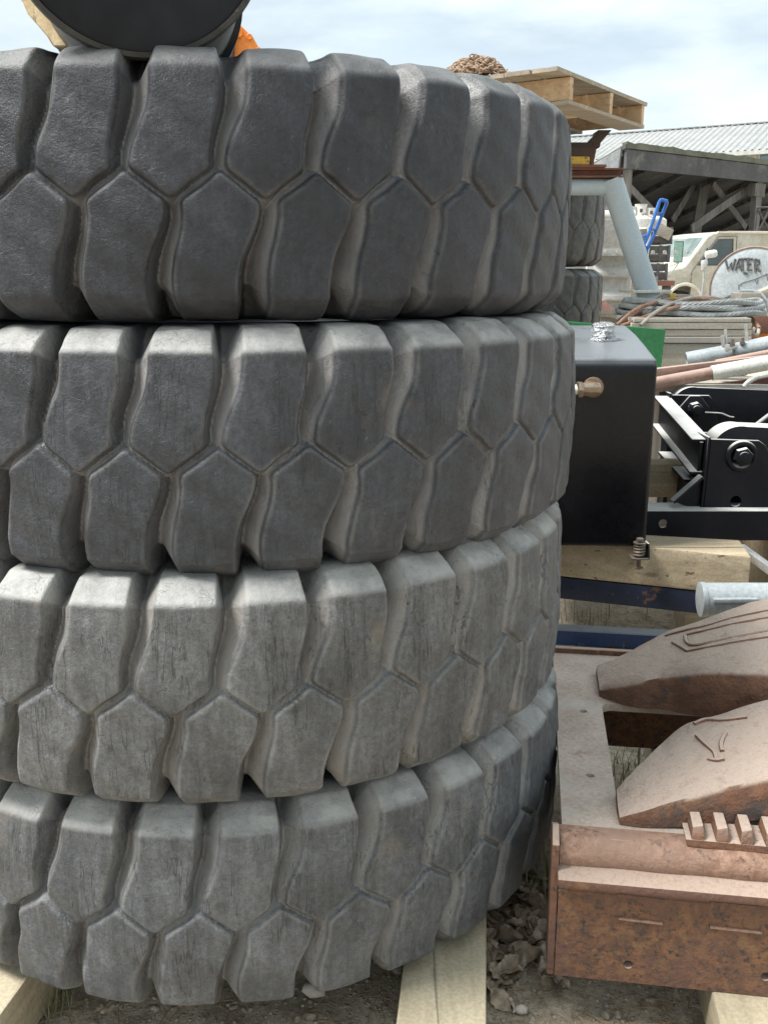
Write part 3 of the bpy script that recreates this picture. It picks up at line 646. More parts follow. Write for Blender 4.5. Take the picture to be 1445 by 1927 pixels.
# ------------------------------------------------------------------ blue tube on the dirt, grey pipe
a, b = Zp(1000, 1180, .075), Zp(1290, 1196, .075)
def rtube(a, b, w, h, t): return MB().beam(a, b, w, h)
o = rtube(a - Vector((0, -.03, .036)), b - Vector((0, -.03, .036)), .075, .07, 0).build('blue_tube', M['blue_paint'], bevel=.012, bseg=3); tag(o, 'blue square steel tube with chipped paint lying on the dirt', 'steel tube')
pc = Yp(1322, 1128, 3.15); pend = pc + Vector((1.3, -.10, .03)); gp = thing('steel_pipe', 'pale grey capped steel pipe with a bar welded along it', 'pipe', (pc.x + .6, pc.y, 0))
pd = (pend - pc).normalized()
MB().cyl(pc, pend, .058, seg=40).build('pipe_body', M['grey_steel'], gp, bevel=.004)
MB().cyl(pc - pd*.012, pc + pd*.006, .0605, seg=40).build('end_cap', M['grey_steel'], gp, bevel=.003)
MB().beam(Yp(1341, 1130, 3.085), Yp(1425, 1129, 3.08), .022, .014).build('welded_bar', M['grey_steel'], gp, bevel=.003)
MB().beam((pend.x - .1, pend.y, 0), (pend.x - .1, pend.y, pend.z - .04), .12, .12, up=(0, 1, 0)).build('foot', M['grey_steel'], gp)

# ------------------------------------------------------------------ timber carrying the black tank
TZ = .505
ft0, ft1 = Zp(1217, 1030, TZ), Zp(1413, 1048, TZ); bt0, bt1 = Zp(1216, 1006, TZ), Zp(1391, 1016, TZ)
fd = (ft1 - ft0).normalized(); bd = (bt1 - bt0).normalized(); ft0 = ft0 - fd*.75; bt0 = bt0 - bd*.75
timber('timber', [ft0, ft1, bt1, bt0], .15, M['lumber_x'], 'thick light brown timber under the black tank', bevel=.008)
bb0, bb1 = Vector((ft0.x - .1, ft0.y + .08, TZ - .152 - .045)), Vector((ft1.x - .04, ft1.y + .07, TZ - .152 - .045))
o = MB().beam(bb0, bb1, .09, .088).build('blue_beam', M['blue_dark'], bevel=.006); tag(o, 'dark blue worn steel beam carrying the thick brown timber', 'steel beam')
for kx, lab in ((bb0.x + .25, 'rough cribbing block under the left end of the dark blue beam'), (bb1.x + .05, 'rough cribbing block under the right end of the dark blue beam')):
    o = MB().box((kx, bb0.y + .02, .13), (.2, .16, .258)).build('cribbing_block', M['lumber_x'], bevel=.006); tag(o, lab, 'timber', 'cribbing blocks')
p0, p1 = Zp(1412, 1050, TZ - .03), Zp(1445, 1098, .34)
o = MB().beam(p0 + Vector((.01, .14, 0)), p0 + Vector((.10, -.12, -.06)), .03, .03).build('angle_iron', M['steel'], bevel=.002); tag(o, 'short pale angle iron leaning on the end of the brown timber', 'angle iron')

# ------------------------------------------------------------------ black tank
tb = thing('fuel_tank', 'tall black steel tank with foil-wrapped filler cap', 'tank', (.95, 3.8, TZ))
fr = Yp(1240, 676, 3.47); frb = Yp(1213, 1026, 3.47)
XR = (fr.x + frb.x)/2; zt = fr.z; zb = TZ + .004
tu = Vector((math.cos(R_(-2)), math.sin(R_(-2)), 0)); tvv = Vector((.11, .99, 0)).normalized(); f0 = Vector((XR, 3.47, 0))
Wt, Dt = .62, .95; zt2 = Yp(1205, 611, 3.47 + Dt*.98).z
def TP(u, d, z): q = f0 - tu*u + tvv*d; return Vector((q.x, q.y, z))
prof = [(0, zb), (0, zt - .03), (.02, zt), (.30, zt + (zt2 - zt)*.40), (.55, zt + (zt2 - zt)*.72), (Dt - .06, zt2), (Dt, zt2 - .03), (Dt, zb)]
MB().loft([[TP(u, d, z) for d, z in prof] for u in (0, Wt)]).build('body', M['tank_paint'], tb, bevel=.022, bseg=5, smooth=40)
cp = Yp(1134, 634, 3.47 + .42); 
zcap = zt + (zt2 - zt)*.55
cpos = Vector((cp.x, 3.47 + .42, zcap - .004))
rings = []
rngc = random.Random(4)
prof_c = [(.056, -.004), (.058, .006), (.047, .010), (.048, .02), (.045, .03), (.047, .04), (.044, .05), (.046, .058), (.043, .066), (.034, .071), (.012, .073), (.001, .073)]
for r, h in prof_c:
    rings.append([cpos + Vector((math.cos(t)*r*(1 + rngc.uniform(-.05, .05)*(h > .008)), math.sin(t)*r*(1 + rngc.uniform(-.05, .05)*(h > .008)), h + rngc.uniform(-.0025, .0025)*(h > .008))) for t in [2*math.pi*i/26 for i in range(26)]])
MB().loft(rings).build('filler_cap', M['foil'], tb, smooth=25)
# elbow fitting
ec = Yp(1117, 732, 3.44)
fit = MB().cyl(ec + Vector((.004, .035, .004)), ec + Vector((.002, .02, .002)), .037, seg=32).build('flange_ring', M['brass'], tb, bevel=.003)
el = MB(); el.cyl(ec + Vector((.004, .02, 0)), ec + Vector((.0, -.02, 0)), .024, .024, 8); el.cyl(ec + Vector((.018, -.004, 0)), ec + Vector((-.045, -.012, 0)), .025, .025, 8, phase=R_(22.5))
el.build('elbow_fitting', M['brass'], tb, bevel=.003)
MB().cyl(ec + Vector((-.045, -.012, 0)), ec + Vector((-.062, -.014, 0)), .030, .030, 6).build('hex_nut', M['brass'], tb, bevel=.002)
MB().tube([ec + Vector((-.062, -.014, 0)), ec + Vector((-.085, -.014, -.006)), ec + Vector((-.10, -.012, -.03)), ec + Vector((-.105, -.01, -.09)), ec + Vector((-.108, -.01, -.2)), ec + Vector((-.125, -.01, -.33)), ec + Vector((-.17, .0, -.42)), ec + Vector((-.3, 0, -.48))], .019, 14).build('hose', M['cream_paint'], tb)
MB().box(ec + Vector((-.092, -.02, -.062)), (.03, .03, .028)).build('hose_clip', M['cream_paint'], tb, bevel=.003)
# spring bolt bracket at the foot
sp = Yp(1201, 1046, 3.44); 
MB().prism([sp + Vector((-.030, -.03, -.008)), sp + Vector((.034, -.03, -.008)), sp + Vector((.034, .03, -.008)), sp + Vector((-.030, .03, -.008))], (0, 0, .006)).build('bracket', M['bolt'], tb, bevel=.001, bseg=1)
MB().prism([sp + Vector((.028, -.03, -.006)), sp + Vector((.028, .03, -.006)), sp + Vector((.028, .03, .05)), sp + Vector((.028, -.012, .05))], (.006, 0, 0)).build('bracket_web', M['black_paint'], tb)
bo = MB().cyl(sp + Vector((0, -.006, -.05)), sp + Vector((0, -.006, .066)), .008, seg=12).build('bolt', M['bolt'], tb)
MB().cyl(sp + Vector((0, -.006, .058)), sp + Vector((0, -.006, .070)), .014, seg=6).build('bolt_head', M['bolt'], bo, bevel=.001)
MB().cyl(sp + Vector((0, -.006, .050)), sp + Vector((0, -.006, .054)), .024, seg=24).build('washer', M['bolt'], bo)
MB().cyl(sp + Vector((0, -.006, -.046)), sp + Vector((0, -.006, -.041)), .016, seg=20).build('washer', M['bolt'], bo)
MB().tube([sp + Vector((.018*math.cos(t), -.006 + .018*math.sin(t), .0 + .048*t/(2*math.pi*4.2))) for t in np.linspace(0, 2*math.pi*4.2, 90)], .0042, 8).build('spring', M['bolt'], bo)

# green sheet behind the tank
p0, p1 = Yp(1100, 606, 5.08), Yp(1252, 620, 5.03); gz = Yp(1250, 703, 5.0).z
o = MB().prism([p0 - Vector((.3, 0, -.02)), p1, Vector((p1.x - .012, p1.y, gz)), Vector((p0.x - .3, p0.y, gz))], (0, .02, 0)).build('green_panel', M['green'], bevel=.002, bseg=1); tag(o, 'bright green painted steel sheet standing behind the black tank', 'panel')

# ------------------------------------------------------------------ black linkage frame right of the tank
YN, YF = 3.86, 4.62
fm = thing('linkage_frame', 'black painted steel linkage frame with large pins and cross beam', 'steel frame', (1.6, 4.2, .44))
n = Vector((0, 1, 0))
def side(Y, plate, pin, hexr, ringr, roller_r, top_y, bot_hole, wide, diamond):
    pl = [Yp(x_, y_, Y) for x_, y_ in plate]
    hls = [circ(Yp(*bot_hole, Y), .022, 20)] if bot_hole else []
    br = MB().prism(pl, (0, .012, 0), hls).build('bracket_plate', M['black_paint'], fm, bevel=.002, bseg=1)
    MB().prism([p + Vector((0, wide, 0)) for p in pl], (0, .012, 0)).build('bracket_plate', M['black_paint'], fm, bevel=.002, bseg=1)
    e0, e1 = pl[0], pl[-1]
    MB().prism([e0 + Vector((-.012, 0, .008)), e1 + Vector((-.012, 0, 0)), e1 + Vector((-.012, wide + .012, 0)), e0 + Vector((-.012, wide + .012, .008))], (.011, 0, 0)).build('end_plate', M['black_paint'], fm, bevel=.002, bseg=1)
    c = Yp(*pin, Y); arm = MB(); P = []
    for t in range(20, 271, 10): P.append(c + Vector((roller_r*math.cos(R_(t)), 0, roller_r*math.sin(R_(t)))))
    tip = c + Vector((roller_r*math.cos(R_(80)), 0, roller_r*math.sin(R_(80))))
    P = [c + Vector((1.6, 0, roller_r*.55 - .02))] + [c + Vector((roller_r*math.cos(R_(t)), 0, roller_r*math.sin(R_(t)))) for t in range(78, 271, 8)] + [c + Vector((1.6, 0, -roller_r*1.0))]
    arm.prism([p + Vector((0, .025, 0)) for p in P], (0, wide - .04, 0)).build('arm', M['black_paint'], fm, bevel=.006, bseg=2)
    MB().lathe([(.0, -.006), (roller_r*.42, -.006), (roller_r*.70, -.004), (roller_r*.72, .0), (roller_r*.72, .03)], c + Vector((0, .012, 0)), (0, 1, 0), 40)
    if diamond:
        k = ringr; D = [c + Vector((x_*k, -.016, z_*k)) for x_, z_ in ((-1, .05), (-.35, .85), (.35, .85), (1, .05), (.9, -.45), (0, -1.2), (-.8, -.5))]
        MB().prism(D, (0, .015, 0)).build('lock_plate', M['black_paint'], fm, bevel=.004, bseg=2)
        MB().cyl(c + Vector((0, -.045, -.005)), c + Vector((0, -.015, -.005)), hexr*.62, hexr, 20).build('washer', M['black_paint'], fm, bevel=.003)
    else:
        MB().lathe([(hexr*.9, -.001), (hexr*1.15, -.016), (ringr*.9, -.016), (ringr*.96, -.012), (ringr, -.001)], c, (0, 1, 0), 48).build('washer', M['black_paint'], fm, bevel=.001, bseg=1)
    MB().cyl(c + Vector((0, -.05 if diamond else -.036, 0)), c + Vector((0, -.014, 0)), hexr*.9, hexr, 6, phase=R_(15)).build('pin_nut', M['black_paint'], fm, bevel=.004)
    MB().cyl(c + Vector((0, -.06 if diamond else -.040, 0)), c + Vector((0, -.03, 0)), hexr*.55, hexr*.55, 20).build('pin_end', M['black_paint'], fm, bevel=.003)
side(YN, [(1337, 826), (1428, 829), (1440, 838), (1470, 900), (1470, 968), (1322, 966)], (1394, 858), .042, .066, .118, 800, (1384, 943), .17, False)
side(YF, [(1264, 743), (1334, 744), (1340, 752), (1352, 800), (1352, 870), (1264, 870)], (1304, 768), .036, .072, .098, 730, None, .17, True)
# cross I-beam and lower cross beam
def ibeam(a, b, h, w, tk, nm):
    for z in (0, -h): MB().beam(a + Vector((0, 0, z)), b + Vector((0, 0, z)), w, tk).build(nm + '_flange', M['black_paint'], fm, bevel=.002, bseg=1)
    MB().beam(a + Vector((0, 0, -h/2)), b + Vector((0, 0, -h/2)), tk, h - tk*1.02).build(nm + '_web', M['black_paint'], fm)
ib0, ib1 = Yp(1319, 829, YN + .03), Yp(1244, 747, YF + .05)
ibeam(ib0, ib1, .135, .075, .012, 'cross_beam')
lb0, lb1 = Yp(1302, 905, YN + .08), Yp(1252, 852, YF - .05)
MB().beam(lb0, lb1, .07, .012).build('lower_beam_flange', M['black_paint'], fm); MB().beam(lb0 - Vector((0, 0, .06)), lb1 - Vector((0, 0, .06)), .012, .11).build('lower_beam_web', M['black_paint'], fm)
MB().prism([Yp(1262, 942, YN + .02), Yp(1318, 893, YN + .02), Yp(1318, 962, YN + .02)], (0, .012, 0)).build('gusset', M['black_paint'], fm, bevel=.002, bseg=1)
MB().beam(Yp(1264, 944, YN), Yp(1319, 896, YN), .05, .012, up=(0, 0, 1)).build('brace', M['black_paint'], fm, bevel=.002, bseg=1)
bz = Yp(1240, 958, YN - .03).z; x0 = Yp(1195, 960, YN).x; x1 = 2.9
MB().prism([Vector((x0, YN - .06, bz)), Vector((x1, YN - .06, bz)), Vector((x1, YN - .06, bz - .125)), Vector((x0, YN - .06, bz - .125))], (0, .012, 0), [circ(Vector((Yp(1247, 985, YN - .06).x, YN - .06, Yp(1247, 985, YN - .06).z)), .017, 18)]).build('base_channel', M['black_paint'], fm, bevel=.002, bseg=1)
MB().box(((x0 + x1)/2, YN + .02, bz - .006), (x1 - x0, .135, .012)).build('base_flange', M['black_paint'], fm, bevel=.002, bseg=1)
MB().box(((x0 + x1)/2, YN + .02, bz - .12), (x1 - x0, .135, .012)).build('base_flange', M['black_paint'], fm, bevel=.002, bseg=1)
MB().box((Yp(1250, 900, YF).x, YF + .02, bz - .01), (.02, .10, .36)).build('rear_post', M['black_paint'], fm)
MB().box((1.95, YF + .08, bz - .05), (1.6, .12, .10)).build('rear_channel', M['black_paint'], fm)
MB().box((2.4, (YN + YF)/2, bz - .07), (.10, YF - YN, .09)).build('tie_beam', M['black_paint'], fm)
MB().tube([Yp(1470, 770, YN + .3), Yp(1420, 808, YN + .32), Yp(1395, 822, YN + .34)], .022, 14).build('link_rod', M['black_paint'], fm)
MB().tube([Yp(1326, 776, YF - .03), Yp(1350, 777, YF - .04), Yp(1358, 778, YF - .04), Yp(1372, 784, YF - .05), Yp(1380, 785, YF - .05)], .0035, 6).build('grease_line', M['steel'], fm)
pbk = Yp(1260, 932, YF - .3)
o = MB().box((pbk.x + .35, YF - .33, bz + .035), (1.0, .15, .15)).build('timber', M['lumber_x'], bevel=.006); tag(o, 'squared timber lying inside the black linkage frame', 'timber')
for kx, lab in ((1.72, 'cribbing block under the near channel of the linkage frame'), (2.5, 'cribbing block out at the right under the linkage frame')):
    o = MB().box((kx, YN + .27, (bz - .127)/2), (.16, .8, bz - .128)).build('cribbing_block', M['lumber_x'], bevel=.006); tag(o, lab, 'timber', 'cribbing blocks')
MB().tube([Yp(1398, 728, 4.5), Yp(1408, 718, 4.5), Yp(1425, 709, 4.5), Yp(1450, 704, 4.5), Yp(1490, 704, 4.5)], .012, 10).build('hose', M['steel'], fm)

# ------------------------------------------------------------------ pipes lying behind on boards
PY = 4.95
def pipe_thing(a, b, r, mat, label, t=.006, name='pipe'):
    o = MB().pipe(a, b, r, t).build(name, mat); return tag(o, label, 'pipe')
def ext(a, b, k): return a + (b - a)*k
a, b = Yp(1291, 678, PY + .05), Yp(1445, 650, PY - .02); pipe_thing(a, ext(a, b, 2.2), .042, M['grey_steel'], 'pale blue-grey pipe farthest back of the pipe bundle')
a, b = Yp(1346, 686, PY - .1), Yp(1445, 667, PY - .14); pipe_thing(a, ext(a, b, 2.6), .024, M['rust_pipe'], 'short rusty pipe with open cut end, on the blue-grey pipe', .004)
a, b = Yp(1225, 702, PY - .16), Yp(1445, 676, PY - .2); o = MB().beam(a - (b - a)*.3, ext(a, b, 1.8), .05, .042).build('rusty_tube', M['rust_pipe'], bevel=.006); tag(o, 'long square rusty tube with pinkish top among the pipes', 'steel tube')
a, b = Yp(1225, 723, PY - .24), Yp(1340, 702, PY - .26); pipe_thing(a - (b - a)*.5, b + (b - a)*.01, .031, M['rust_pipe'], 'brown rusty pipe joined to the cream pipe')
c = b + (b - a)*1.6; pipe_thing(b - (b - a)*.015, c, .036, M['cream_pipe'], 'cream speckled pipe sleeved over the brown pipe', .005)
zb_ = Yp(1340, 722, PY - .2).z
o = MB().box((1.72, PY - .02, zb_ - .02), (2.2, .40, .035)).build('support_board', M['lumber_old'], bevel=.003, sub=2, rough=.003); tag(o, 'weathered board under the bundle of pipes', 'board')
for kx, lab in ((1.45, 'timber post under the left end of the pipe board'), (2.45, 'timber post under the right end of the pipe board')):
    o = MB().box((kx, PY - .1, (zb_ - .04)/2), (.14, .3, zb_ - .04)).build('timber_post', M['lumber_oldz'], bevel=.005); tag(o, lab, 'timber')
clp = thing('pipe_clamp', 'steel saddle clamp with upright bolts standing on the blue-grey pipe', 'clamp', Yp(1385, 668, PY - .02))
for x_, y0, y1, r in ((1366, 620, 668, .008), (1404, 611, 654, .008), (1360, 632, 655, .011)):
    MB().cyl(Yp(x_ - 2, y0, PY), Yp(x_ + 2, y1, PY), r, seg=12).build('upright_pin', M['steel'], clp)
for x_, y0 in ((1378, 638), (1397, 635), (1380, 658), (1398, 655)):
    q = Yp(x_, y0, PY - .03); bn = MB().cyl(q, q - Vector((0, 0, .035)), .007, seg=10).build('bolt', M['bolt'], clp); MB().cyl(q - Vector((0, 0, .02)), q - Vector((0, 0, .034)), .013, seg=6).build('hex_nut', M['bolt'], bn)
MB().box(Yp(1385, 655, PY + .0), (.13, .05, .04)).build('saddle', M['steel'], clp, bevel=.01)

# ------------------------------------------------------------------ plank crate with the wire rope coil
CY = 5.15; x0, x1 = Yp(1188, 620, CY).x, Yp(1415, 620, CY).x; ztop = Yp(1300, 607, CY).z
ct = thing('plank_crate', 'large weathered plank crate carrying the wire rope coil', 'crate', ((x0 + x1)/2, CY + .45, 0))
z = ztop; rnd = random.Random(3)
rows = [(.036, 0), (.036, .004), (.036, -.003), (.17, .012), (.16, .012), (.17, .012), (.17, .012), (.17, .012), (.17, .012)]
for h, dy in rows:
    z1 = z - h
    MB().box(((x0 + x1)/2 + rnd.uniform(-.006, .006), CY + .02 + dy, (z + z1)/2), (x1 - x0, .04, h - .004)).build('board', M['lumber_old'], ct, bevel=.003, bseg=1, sub=2, rough=.002, seed=int(z*100))
    MB().box((x1 - .02, CY + .47, (z + z1)/2), (.04, .84, h - .004)).build('side_board', M['lumber_old'], ct, bevel=.003, bseg=1)
    z = z1
    if z < .1: break
MB().box(((x0 + x1)/2, CY + .45, ztop + .012), (x1 - x0 - .02, .9, .022)).build('lid', M['lumber_old'], ct, bevel=.003)
MB().box((x0 + .03, CY + .08, (ztop - .01)/2), (.06, .06, ztop - .03)).build('corner_post', M['lumber_oldz'], ct); MB().box((x1 - .06, CY + .08, (ztop - .01)/2), (.06, .06, ztop - .03)).build('corner_post', M['lumber_oldz'], ct)
MB().box(((x0 + x1)/2, CY + .88, ztop/2), (x1 - x0 - .05, .03, ztop - .02)).build('back_board', M['lumber_old'], ct)
# wire rope coil
cc = Vector((Yp(1300, 590, CY + .42).x, CY + .44, ztop + .024)); rc = .41
def rope(paths, r, name, mat, parent, lay=260):
    mb = MB(); o_list = []
    for p in paths: mb.tube(p, r, 10)
    o = mb.build(name, mat, parent)
    me = o.data; at = me.attributes.new('lay', 'FLOAT', 'POINT'); org = wloc(parent) if parent else Vector(o.location)
    return o
def coil_pts(rad, z, wob, n=90, ph=0, turns=1): 
    return [cc + Vector((math.cos(t)*rad*(1 + wob*math.sin(3*t + ph)), math.sin(t)*rad*.93*(1 + wob*math.cos(2*t + ph)), z + .006*math.sin(5*t + ph))) for t in np.linspace(ph, ph + 2*math.pi*turns, n)]
wr = thing('wire_rope_coil', 'coiled pale steel wire rope lying on the plank crate', 'wire rope', cc)
for i, (rd_, z_) in enumerate(((.40, .016), (.365, .016), (.33, .016), (.385, .044), (.35, .046), (.31, .045), (.37, .072))):
    P = coil_pts(rd_, z_, .012, 110, i*1.3); mb = MB()
    # six strands laid round each turn so the twist shows
    tot = len(P)
    for st_ in range(6):
        Q = []
        for k in range(0, 110*4):
            t = k/(110*4 - 1)*(tot - 1); j = min(int(t), tot - 2); p = P[j].lerp(P[j + 1], t - j); d = (P[j + 1] - P[j]).normalized(); s1 = d.cross(Vector((0, 0, 1))).normalized(); s2 = s1.cross(d)
            a_ = 2*math.pi*st_/6 + t/(tot - 1)*2*math.pi*rd_*2*math.pi/.16
            Q.append(p + (s1*math.cos(a_) + s2*math.sin(a_))*.0085)
        mb.tube(Q, .0078, 5)
    mb.build('rope_turn', pmat('galvanised_strand', (.19, .20, .20), (.32, .34, .33), 14, rough=.5, metal=.2) if 'galvanised_strand' not in bpy.data.materials else bpy.data.materials['galvanised_strand'], wr)
def sling(label, pts, r, mat, loc):
    # smooth the polyline
    P = [Vector(p) for p in pts]
    for _ in range(3):
        Q = [P[0]]
        for a_, b_ in zip(P, P[1:]): Q += [a_.lerp(b_, .25), a_.lerp(b_, .75)]
        P = Q + [P[-1]]
    o = MB().tube(P, r, 8).build('wire_sling', mat); return tag(o, label, 'cable', 'loose cables on the coil')
zc = ztop + .10
sling('rusty brown cable draped highest over the wire rope coil', [Yp(1160, 612, CY + .05), Yp(1195, 580, CY + .12), Yp(1245, 566, CY + .2), Yp(1300, 560, CY + .28), Yp(1350, 566, CY + .3), Yp(1395, 583, CY + .3), Yp(1415, 600, CY + .2), Yp(1428, 618, CY + .1)], .0105, M['rust_cable'], cc)
sling('dull grey cable crossing the front of the wire rope coil', [Yp(1205, 612, CY - .02), Yp(1228, 590, CY + .03), Yp(1262, 570, CY + .12), Yp(1310, 557, CY + .3), Yp(1360, 562, CY + .45), Yp(1400, 580, CY + .5), Yp(1410, 592, CY + .5)], .0095, M['dull_cable'], cc)
sling('reddish cable lying low along the front of the coil', [Yp(1168, 614, CY + .02), Yp(1215, 595, CY + .06), Yp(1275, 576, CY + .1), Yp(1315, 573, CY + .16), Yp(1350, 580, CY + .2), Yp(1380, 590, CY + .25)], .010, M['rust_cable'], cc)
sling('grey cable ending in a loop behind the coil', [Yp(1180, 592, CY + .5), Yp(1215, 570, CY + .5), Yp(1236, 560, CY + .5), Yp(1243, 554, CY + .5), Yp(1256, 552, CY + .5), Yp(1262, 558, CY + .5), Yp(1254, 563, CY + .5), Yp(1244, 560, CY + .5), Yp(1250, 557, CY + .5), Yp(1285, 556, CY + .52), Yp(1330, 560, CY + .55), Yp(1372, 572, CY + .6), Yp(1392, 582, CY + .6)], .009, M['dull_cable'], cc)
sling('thin pale cable hanging round the right crate corner', [Yp(1392, 592, CY + .4), Yp(1418, 606, CY + .2), Yp(1428, 620, CY + .1), Yp(1424, 632, CY + .05), Yp(1414, 628, CY + .02), Yp(1418, 618, CY + .06)], .009, M['dull_cable'], cc)
sling('brown hose looping low over the left of the coil', [Yp(1172, 606, CY + .12), Yp(1200, 588, CY + .22), Yp(1240, 572, CY + .3), Yp(1290, 566, CY + .4), Yp(1335, 570, CY + .5), Yp(1380, 580, CY + .55)], .012, M['rust_beam'], cc)
sling('thin dark cable crossing the coil from left to right', [Yp(1160, 603, CY + .16), Yp(1192, 584, CY + .3), Yp(1230, 570, CY + .36), Yp(1290, 562, CY + .45), Yp(1345, 565, CY + .55), Yp(1400, 582, CY + .6)], .007, M['charcoal'], cc)
a, b = Yp(1262, 738, PY - .12), Yp(1445, 716, PY - .18); pipe_thing(a, ext(a, b, 2.4), .018, M['rust_beam'], 'thin dark brown pipe lowest in front of the pipe bundle', .004)
a, b = Yp(1330, 664, PY + .15), Yp(1445, 640, PY + .12); pipe_thing(a, ext(a, b, 2.4), .022, M['steel'], 'thin bare steel pipe lying behind the blue-grey pipe', .004)
o = MB().box(Yp(1265, 557, CY + .49), (.035, .03, .03)).build('cable_clip', M['yellow'], bevel=.008); tag(o, 'small yellow clip on the looped grey cable', 'clip')
# beams and block right of the coil
bA, bB = Yp(1382, 606, CY + .78), Yp(1470, 610, CY + .70)
o = MB().beam(bA - Vector((.1, 0, 0)), bB + (bB - bA)*3, .12, .10).build('rusty_beam', M['rust_beam'], bevel=.003); tag(o, 'red-brown steel beam behind the coil, wood block on it', 'steel beam')
o = MB().beam(bA - Vector((.0, .02, .066)), bB + (bB - bA)*3 - Vector((0, .02, .066)), .10, .03).build('orange_bar', M['orange'], bevel=.002); tag(o, 'orange flat bar under the red-brown steel beam', 'steel bar')
o = MB().box((bA.x + .9, bA.y - .03, (bA.z - .085)/2), (.3, .2, bA.z - .085)).build('timber_post', M['lumber_oldz']); tag(o, 'timber post carrying the red-brown beam', 'timber')
wb = Yp(1403, 574, CY + .74); zbk = bA.z + .05
o = MB().box((wb.x, CY + .76, zbk + .062), (.128, .13, .122), R_(10)).build('wood_block', M['lumber_old'], bevel=.004); tag(o, 'short squared wood block standing on the red-brown beam', 'wood block')
p0 = Yp(1428, 553, CY + .95); o = MB().beam(p0 + Vector((-.02, 0, -.02)), p0 + Vector((.3, 0, .12)), .1, .06).build('plank_end', M['lumber_old'], bevel=.003); tag(o, 'pale plank sloping up to the right behind the wood block', 'plank')
o = MB().tube([Yp(1352, 566, CY + .9), Yp(1375, 555, CY + .9), Yp(1395, 549, CY + .9), Yp(1415, 548, CY + .9), Yp(1430, 553, CY + .88), Yp(1442, 567, CY + .86), Yp(1448, 590, CY + .85)], .013, 10).build('hose', M['grey_steel']); tag(o, 'thick grey hose arching over the wood block', 'hose')

# ------------------------------------------------------------------ trestle, pedestal, pallet, chain
TYY = 6.1
a, b = Yp(1152, 352, TYY), Yp(1216, 548, TYY); lg = (b - a).normalized(); foot = a + lg*((a.z - .0)/-lg.z)
left = Vector((-.55, TYY, a.z)); rr = .048
ts = thing('pipe_trestle', 'pale blue-grey welded pipe trestle with slanting leg', 'trestle', ((foot.x + left.x)/2, TYY, 0))
MB().cyl(left, a, rr, seg=32).build('top_rail', M['trestle_paint'], ts)
MB().cyl(a + Vector((-.012, -.003, rr*.9)), foot, rr*1.42, seg=36).build('leg', M['trestle_paint'], ts)
MB().cyl(left, left + Vector((-(foot.x - a.x), 0, -left.z)), rr*1.38, seg=36).build('leg', M['trestle_paint'], ts)
fl = Yp(1213, 548, TYY)
MB().box(fl, (.255, .20, .017), R_(12)).build('flange', M['cream_paint'], ts, bevel=.003)
zr = a.z + rr
ib = thing('rusty_i_beam', 'short brown rusty I-beam lying on the trestle rail', 'steel beam', (.9, TYY, zr))
xa, xb = .2, Yp(1167, 330, TYY).x
for z_ in (zr + .007, zr + .05): MB().box(((xa + xb)/2, TYY, z_), (xb - xa, .13, .010)).build('beam_flange', M['rust_beam'], ib, bevel=.002, bseg=1)
MB().box(((xa + xb)/2, TYY, zr + .0285), (xb - xa, .012, .033)).build('beam_web', M['rust_beam'], ib)
zi = zr + .055
S1, S3 = Yp(1073, 145, 5.15), Yp(1208, 196, 5.98); S1.z = S3.z = (S1.z + S3.z)/2
fdv = (S3 - S1); FLn = fdv.length; fdv.normalize(); sdv = Vector((-fdv.y, fdv.x, 0)); ST = .108; SZ = S1.z
def PL(u, d, z): return S1 + fdv*u + sdv*d + Vector((0, 0, z))
# pedestal stands on the I-beam and carries the pallet
pbz = zi; ptz = SZ - ST - .02
pc_ = Vector((Yp(1092, 300, TYY).x, TYY, 0))
pdn = thing('steel_pedestal', 'dark brown steel pedestal with yellow foot between beam and pallet', 'pedestal', (pc_.x, TYY, pbz))
MB().box((pc_.x, TYY, pbz + .008), (.27, .2, .015)).build('base_plate', M['rust_beam'], pdn, bevel=.002, bseg=1)
def ringz(xl, xr, y0, y1, z): return [Vector((xl, y0, z)), Vector((xr, y0, z)), Vector((xr, y1, z)), Vector((xl, y1, z))]
xl = pc_.x - .2; 
MB().loft([ringz(xl, Yp(1103, 306, TYY).x, TYY - .085, TYY + .085, pbz + .016), ringz(xl, Yp(1104, 297, TYY).x, TYY - .085, TYY + .085, pbz + .062)]).build('yellow_foot', M['yellow'], pdn, bevel=.004)
MB().loft([ringz(xl, Yp(1112, 300, TYY).x, TYY - .075, TYY + .08, pbz + .016), ringz(xl, Yp(1118, 275, TYY).x, TYY - .078, TYY + .078, pbz + .12), ringz(xl, Yp(1124, 258, TYY).x, TYY - .078, TYY + .078, ptz - .10), ringz(xl, Yp(1126, 250, TYY).x, TYY - .078, TYY + .078, ptz - .07)]).build('body', M['brown_paint'], pdn, bevel=.006)
xr_ = Yp(1126, 250, TYY).x
MB().loft([ringz(xr_ - .075, xr_, TYY - .078, TYY + .078, ptz - .072), ringz(xr_ - .02, xr_ + .045, TYY - .078, TYY + .078, ptz - .02), ringz(xr_ - .02, xr_ + .06, TYY - .078, TYY + .078, ptz - .002)]).build('arm', M['brown_paint'], pdn, bevel=.004)
MB().loft([ringz(xl, xl + .09, TYY - .078, TYY + .078, ptz - .072), ringz(xl - .03, xl + .07, TYY - .078, TYY + .078, ptz - .002)]).build('arm', M['brown_paint'], pdn, bevel=.004)
pt = thing('wooden_pallet', 'wooden pallet raised high on the steel pedestal', 'pallet', PL(FLn/2, .5, -ST - .02))
for u in (0, FLn*.52, FLn):
    MB().prism([PL(u, 0, 0), PL(u, 0, -ST), PL(u, 1.15, -ST), PL(u, 1.15, 0)], fdv*.04).build('stringer', M['pallet'], pt, bevel=.003, bseg=1, sub=1, rough=.003)
rnd = random.Random(8)
